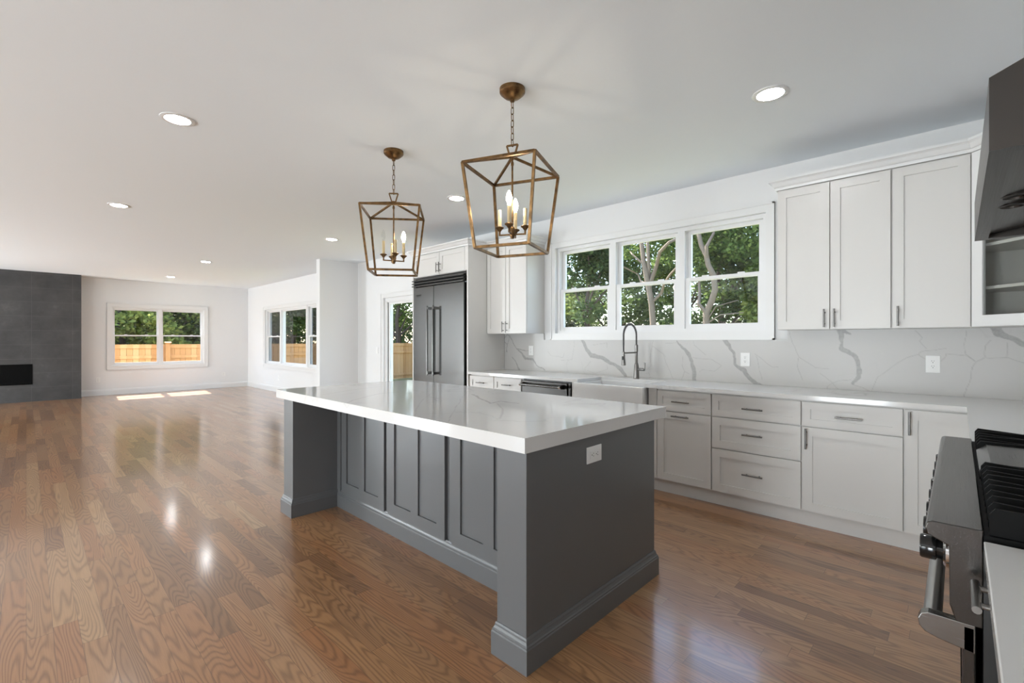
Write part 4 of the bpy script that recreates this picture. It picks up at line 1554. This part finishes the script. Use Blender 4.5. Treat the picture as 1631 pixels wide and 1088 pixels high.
# ------------------------------------------------------------------ recessed ceiling lights
RECESSED = [
    (3.03, 0.80, 'recessed ceiling light at the upper right, the one nearest the range hood'),
    (0.687, 3.70, 'recessed ceiling light at the upper left, the largest of those left of the pendants'),
    (0.687, 6.51, 'recessed ceiling light left of centre, behind the large upper-left one'),
    (3.04, 3.70, 'recessed ceiling light seen between the two lantern pendants'),
    (3.035, 6.50, 'recessed ceiling light just left of the farther lantern pendant'),
    (2.295, 10.04, 'recessed ceiling light over the living room, the nearer of two by the far window'),
    (2.29, 13.01, 'recessed ceiling light over the living room, the farthest one by the far window'),
]
first = None
for x, y, lab in RECESSED:
    if first is None:
        first = thing('recessed_light', (x, y, CEIL), lab, 'ceiling light', 'recessed ceiling lights')
        bm = B_()
        lathe(bm, [(0.098, 0.0), (0.097, -0.004), (0.088, -0.008), (0.072, -0.006), (0.070, -0.001)], (x, y, CEIL), 40)
        obj('trim_ring', bm, M['trim'], first, smooth=40)
        bm = B_()
        lathe(bm, [(0.0, -0.004), (0.0715, -0.004), (0.0715, -0.001), (0.0, -0.001)], (x, y, CEIL), 36)
        obj('lens', bm, M['lens'], first)
    else:
        dup(first, (x, y, CEIL), lab)

# ------------------------------------------------------------------ outdoors
GZ = -0.35
structure('ground', box(B_(), -20, 45, -15, 45, GZ - 0.2, GZ), M['grass'])

fence = thing('fence', (4, 17.0, GZ), 'new natural cedar board fence across the back yard with capped posts', 'fence')
FYY = 17.0
rng = random.Random(3)
bm = B_()
x = -7.0
while x < 16.0:
    box(bm, x + 0.003, x + 0.137, FYY, FYY + 0.02, GZ + 0.03, 1.085 + rng.uniform(-0.004, 0.004))
    x += 0.14
obj('boards', bm, M['cedar'], fence)
for z in (1.06, 0.76, -0.18):
    bm = B_()
    box(bm, -7, 16, FYY - 0.042, FYY - 0.002, z, z + 0.088)
    obj('rail', bm, M['cedar'], fence)
bm = B_()
box(bm, -7, 16, FYY - 0.05, FYY + 0.035, 1.15, 1.17)
obj('top_cap', bm, M['cedar'], fence)
xp = 2.90 - 4 * 2.44
while xp < 16:
    bm = B_()
    box(bm, xp - 0.055, xp + 0.055, FYY - 0.12, FYY - 0.045, GZ, 1.20)
    prism(bm, [(FYY - 0.155, 1.20), (FYY - 0.02, 1.20), (FYY - 0.02, 1.225), (FYY - 0.0875, 1.25), (FYY - 0.155, 1.225)], xp - 0.08, xp + 0.08)
    obj('post', bm, M['cedar'], fence)
    xp += 2.44

def leaf_mesh(name, blobs, n, size, seed, m):
    """n bent leaf blades scattered over ellipsoid clumps (centre, radii)"""
    rs = np.random.RandomState(seed)
    vol = np.array([b[1][0] * b[1][1] * b[1][2] for b in blobs]) ** 0.75
    idx = rs.choice(len(blobs), n, p=vol / vol.sum())
    cen = np.array([b[0] for b in blobs])[idx]
    rad = np.array([b[1] for b in blobs])[idx]
    d = rs.normal(size=(n, 3))
    d /= np.linalg.norm(d, axis=1)[:, None]
    rr = rs.uniform(0.35, 1.0, n) ** 0.5
    # break the clump into twigs
    pos = cen + d * rad * rr[:, None] + rs.normal(scale=0.05, size=(n, 3))
    t = rs.normal(size=(n, 3)); t[:, 2] *= 0.6
    t /= np.linalg.norm(t, axis=1)[:, None]
    up = rs.normal(size=(n, 3)) * 0.7 + np.array([0, 0, 1.0])
    s = np.cross(t, up); s /= np.linalg.norm(s, axis=1)[:, None]
    nn = np.cross(s, t)
    sz = size * rs.uniform(0.6, 1.3, n)[:, None]
    a = pos - t * sz * 0.5
    b = pos + t * sz * 0.5
    c = pos + s * sz * 0.32 + nn * sz * 0.10
    e = pos - s * sz * 0.32 + nn * sz * 0.10
    V = np.stack([a, c, b, e], 1).reshape(-1, 3)
    me = bpy.data.meshes.new(name)
    me.vertices.add(n * 4)
    me.vertices.foreach_set('co', V.ravel())
    me.loops.add(n * 6)
    base = np.arange(n)[:, None] * 4
    li = (base + np.array([0, 1, 2, 0, 2, 3])).ravel()
    me.loops.foreach_set('vertex_index', li.astype(np.int32))
    me.polygons.add(n * 2)
    me.polygons.foreach_set('loop_start', (np.arange(n * 2) * 3).astype(np.int32))
    me.update(calc_edges=True)
    me.validate()
    me.materials.append(m)
    return me

def tree_blobs(rs, h, crown_r, base_h, nb, flat=0.75):
    out = []
    for _ in range(nb):
        f = rs.uniform(0, 1)
        z = base_h + (h - base_h) * f
        rmax = crown_r * (1.0 - 0.75 * max(0, f - 0.35) / 0.65)
        a = rs.uniform(0, 2 * PI)
        q = rmax * math.sqrt(rs.uniform(0.05, 1.0))
        br = rs.uniform(0.35, 0.75) * crown_r * 0.55
        out.append(((q * math.cos(a), q * math.sin(a), z), (br, br, br * flat)))
    return out

def limb(bm, pts, r0, r1):
    n = len(pts)
    tube(bm, pts, [r0 + (r1 - r0) * i / (n - 1) for i in range(n)], 9)

def generic_tree(x, y, seed, h, cr, bh, nb, n, size, m, bark, label, group, trunk_r=0.12):
    rs = random.Random(seed)
    r = thing('tree', (x, y, GZ), label, 'tree', group)
    blobs = tree_blobs(rs, h, cr, bh, nb)
    bm = B_()
    pts = [Vector((x, y, GZ))]
    for i in range(1, 8):
        pts.append(Vector((x + rs.uniform(-0.1, 0.1) * i * 0.4, y + rs.uniform(-0.1, 0.1) * i * 0.4, GZ + h * 0.9 * i / 7)))
    limb(bm, pts, trunk_r, 0.02)
    for c, _ in blobs[::2]:
        k = min(6, max(1, int(c[2] / (h * 0.9) * 7) - 1))
        tgt = Vector((x + c[0], y + c[1], GZ + c[2]))
        midp = pts[k].lerp(tgt, 0.5) + Vector((0, 0, 0.12))
        limb(bm, [pts[k], midp, tgt], trunk_r * 0.4, 0.012)
    obj('trunk', bm, M[bark], r, smooth=50)
    me = leaf_mesh('foliage', blobs, n, size, seed, M[m])
    fo = bpy.data.objects.new('foliage', me)
    COL.objects.link(fo)
    fo.parent = r
    OFFSET[fo.name] = OFFSET[r.name]
    return r

# two pale-trunked trees outside the kitchen window
def limbed_tree(x, main, branches, r0, label, seed, blobs, n, m):
    r = thing('tree', (x, main[0][0], GZ), label, 'tree')
    rs = random.Random(seed)
    def P(q, k): return (x + 0.12 * math.sin(q[1] * 1.3 + k), q[0], q[1])
    bm = B_()
    limb(bm, [P(q, 0) for q in main], r0, r0 * 0.55)
    for b, rr in branches:
        pp = [P(b[0], 0)] + [(x + 0.12 * math.sin(q[1] * 1.3) + (j + 1) * 0.12 * (1 if rs.random() < 0.5 else -1), q[0], q[1]) for j, q in enumerate(b[1:])]
        limb(bm, pp, rr, rr * 0.5)
    obj('trunk', bm, M['bark'], r, smooth=50)
    me = leaf_mesh('foliage', [((c[0] - x, c[1] - main[0][0], c[2] - GZ), q) for c, q in blobs], n, 0.13, seed, M[m])
    fo = bpy.data.objects.new('foliage', me)
    COL.objects.link(fo)
    fo.parent = r
    return r

t1 = [(5.86, GZ), (5.894, 1.646), (5.903, 2.248), (5.94, 2.595), (5.996, 2.987), (6.057, 3.383), (6.128, 3.935), (6.2, 4.8), (6.15, 6.2)]
limbed_tree(11.5, t1, [([(5.95, 2.7), (5.756, 3.263), (5.487, 3.527), (5.184, 3.715), (4.9, 4.1)], 0.06),
                       ([(5.90, 2.30), (5.666, 2.532), (5.399, 2.722), (5.184, 2.911), (4.9, 3.1)], 0.045),
                       ([(6.05, 3.30), (6.32, 3.59), (6.591, 3.757)], 0.03),
                       ([(5.98, 2.8), (6.224, 2.878), (6.369, 3.111), (6.566, 3.308)], 0.03),
                       ([(5.92, 2.3), (5.98, 3.0), (5.82, 3.9), (5.7, 5.0)], 0.06)],
            0.088, 'pale straight-trunked tree in the middle pane of the kitchen window', 21,
            [((12.2, 5.3, 4.1), (1.0, 0.9, 0.7)), ((12.4, 6.8, 4.3), (0.9, 0.8, 0.5)), ((12.6, 6.2, 5.6), (1.4, 1.4, 1.0)), ((12.3, 5.2, 3.1), (0.6, 0.5, 0.35)),
             ((11.9, 6.7, 3.75), (0.3, 0.35, 0.2))], 5200, 'leaf')
t2 = [(4.49, GZ), (4.488, 1.618), (4.48, 1.974), (4.333, 2.243), (4.237, 2.51), (4.256, 2.862), (4.371, 3.109), (4.41, 3.35), (4.527, 3.603), (4.607, 3.933), (4.7, 4.9)]
limbed_tree(11.5, t2, [([(4.48, 1.974), (4.607, 2.179), (4.707, 2.425), (4.75, 2.8)], 0.055),
                       ([(4.40, 3.25), (4.352, 3.539), (4.325, 3.907), (4.36, 4.8)], 0.05),
                       ([(4.48, 1.70), (4.1, 1.9), (3.7, 1.95)], 0.02), ([(4.48, 1.75), (4.2, 2.1), (3.8, 2.25)], 0.016),
                       ([(4.3, 2.9), (4.55, 2.75), (4.75, 2.7)], 0.02)],
            0.088, 'pale crooked forked tree in the right pane of the kitchen window', 22,
            [((12.2, 3.6, 3.9), (0.9, 0.8, 0.8)), ((12.4, 4.6, 4.4), (0.9, 0.9, 0.5)), ((12.6, 4.2, 5.4), (1.4, 1.3, 0.9)), ((12.3, 3.3, 3.0), (0.7, 0.5, 0.5))], 4600, 'leaf')

gk = 'leafy trees outside the kitchen window'
lk = 'leafy tree in the green backdrop outside the kitchen window'
for i, (x, y, h, cr, bh, m) in enumerate([
        (14.0, 9.6, 6.5, 1.9, 0.9, 'leafdark'), (14.5, 12.0, 7.0, 2.1, 0.8, 'leafdark'), (16.5, 7.2, 6.5, 1.7, 0.6, 'leaf'),
        (15.0, 5.4, 7.0, 2.0, 0.4, 'leafdark'), (14.2, 3.4, 6.5, 1.9, 0.3, 'leaf'), (13.0, 2.7, 4.2, 1.2, 0.3, 'leafyellow'),
        (19.0, 5.0, 8.0, 2.6, 0.5, 'leafdark'), (20.5, 9.0, 7.5, 2.2, 0.6, 'leafdark'), (20.0, 13.5, 8.5, 2.8, 0.6, 'leaf'), (22.0, 17.0, 8.5, 2.8, 0.6, 'leafdark'),
        (24.0, 6.5, 9.0, 3.0, 0.5, 'leafdark'), (17.5, 10.8, 7.0, 2.2, 0.5, 'leaf'), (23.0, 12.5, 9.0, 3.0, 0.5, 'leafdark')]):
    generic_tree(x, y, 100 + i, h, cr, bh, 26, 8500, 0.17, m, 'darkbark', lk, gk)
generic_tree(13.2, 10.2, 150, 3.2, 1.2, 0.3, 14, 3500, 0.13, 'leafyellow', 'darkbark', 'low bright yellow-green shrub at the foot of the left kitchen window pane', None, 0.05)

gf = 'trees beyond the cedar fence'
lf = 'leafy tree standing behind the cedar fence'
for i, (x, y, h, cr, bh, m) in enumerate([
        (0.6, 20.5, 5.0, 1.7, 0.4, 'leaf'), (2.2, 19.8, 4.6, 1.4, 0.4, 'leafyellow'), (3.6, 20.2, 5.0, 1.5, 0.4, 'leafyellow'), (5.0, 21.0, 6.0, 1.7, 0.4, 'leafdark'),
        (6.6, 20.0, 5.0, 1.6, 0.4, 'leaf'), (8.0, 20.6, 5.5, 1.7, 0.4, 'leafdark'), (9.6, 20.4, 5.5, 1.7, 0.4, 'leaf'), (2.0, 24.0, 8.0, 2.6, 0.5, 'leafdark'),
        (6.0, 25.0, 8.0, 2.8, 0.5, 'leafdark'), (10.5, 25.5, 8.5, 2.8, 0.5, 'leafdark'), (-1.2, 21.5, 5.5, 1.8, 0.4, 'leafdark'), (2.9, 21.6, 5.5, 1.7, 0.3, 'leaf'), (4.3, 23.0, 6.5, 2.0, 0.3, 'leaf'), (0.9, 23.4, 6.5, 2.0, 0.3, 'leafdark'), (8.3, 23.2, 7.0, 2.2, 0.3, 'leaf'), (1.3, 18.9, 2.9, 0.9, 0.2, 'leafyellow'), (3.0, 18.8, 2.6, 0.9, 0.2, 'leafyellow')]):
    generic_tree(x, y, 200 + i, h, cr, bh, 22, 6500, 0.17, m, 'darkbark', lf, gf)
generic_tree(12.7, 20.0, 260, 7.0, 2.2, 2.0, 24, 7000, 0.17, 'leaf', 'darkbark', 'bright green tree with a dark trunk seen through the sliding glass door', None, 0.14)
generic_tree(11.6, 22.6, 263, 7.5, 2.2, 0.3, 24, 8000, 0.17, 'leaf', 'darkbark', lf, gf)
generic_tree(15.2, 23.6, 264, 7.5, 2.3, 0.3, 24, 8000, 0.17, 'leafdark', 'darkbark', lf, gf)
generic_tree(17.5, 27.0, 261, 8.5, 3.0, 0.6, 24, 7000, 0.2, 'leafdark', 'darkbark', lf, gf)
generic_tree(14.0, 27.5, 262, 8.5, 3.0, 0.6, 24, 7000, 0.2, 'leaf', 'darkbark', lf, gf)
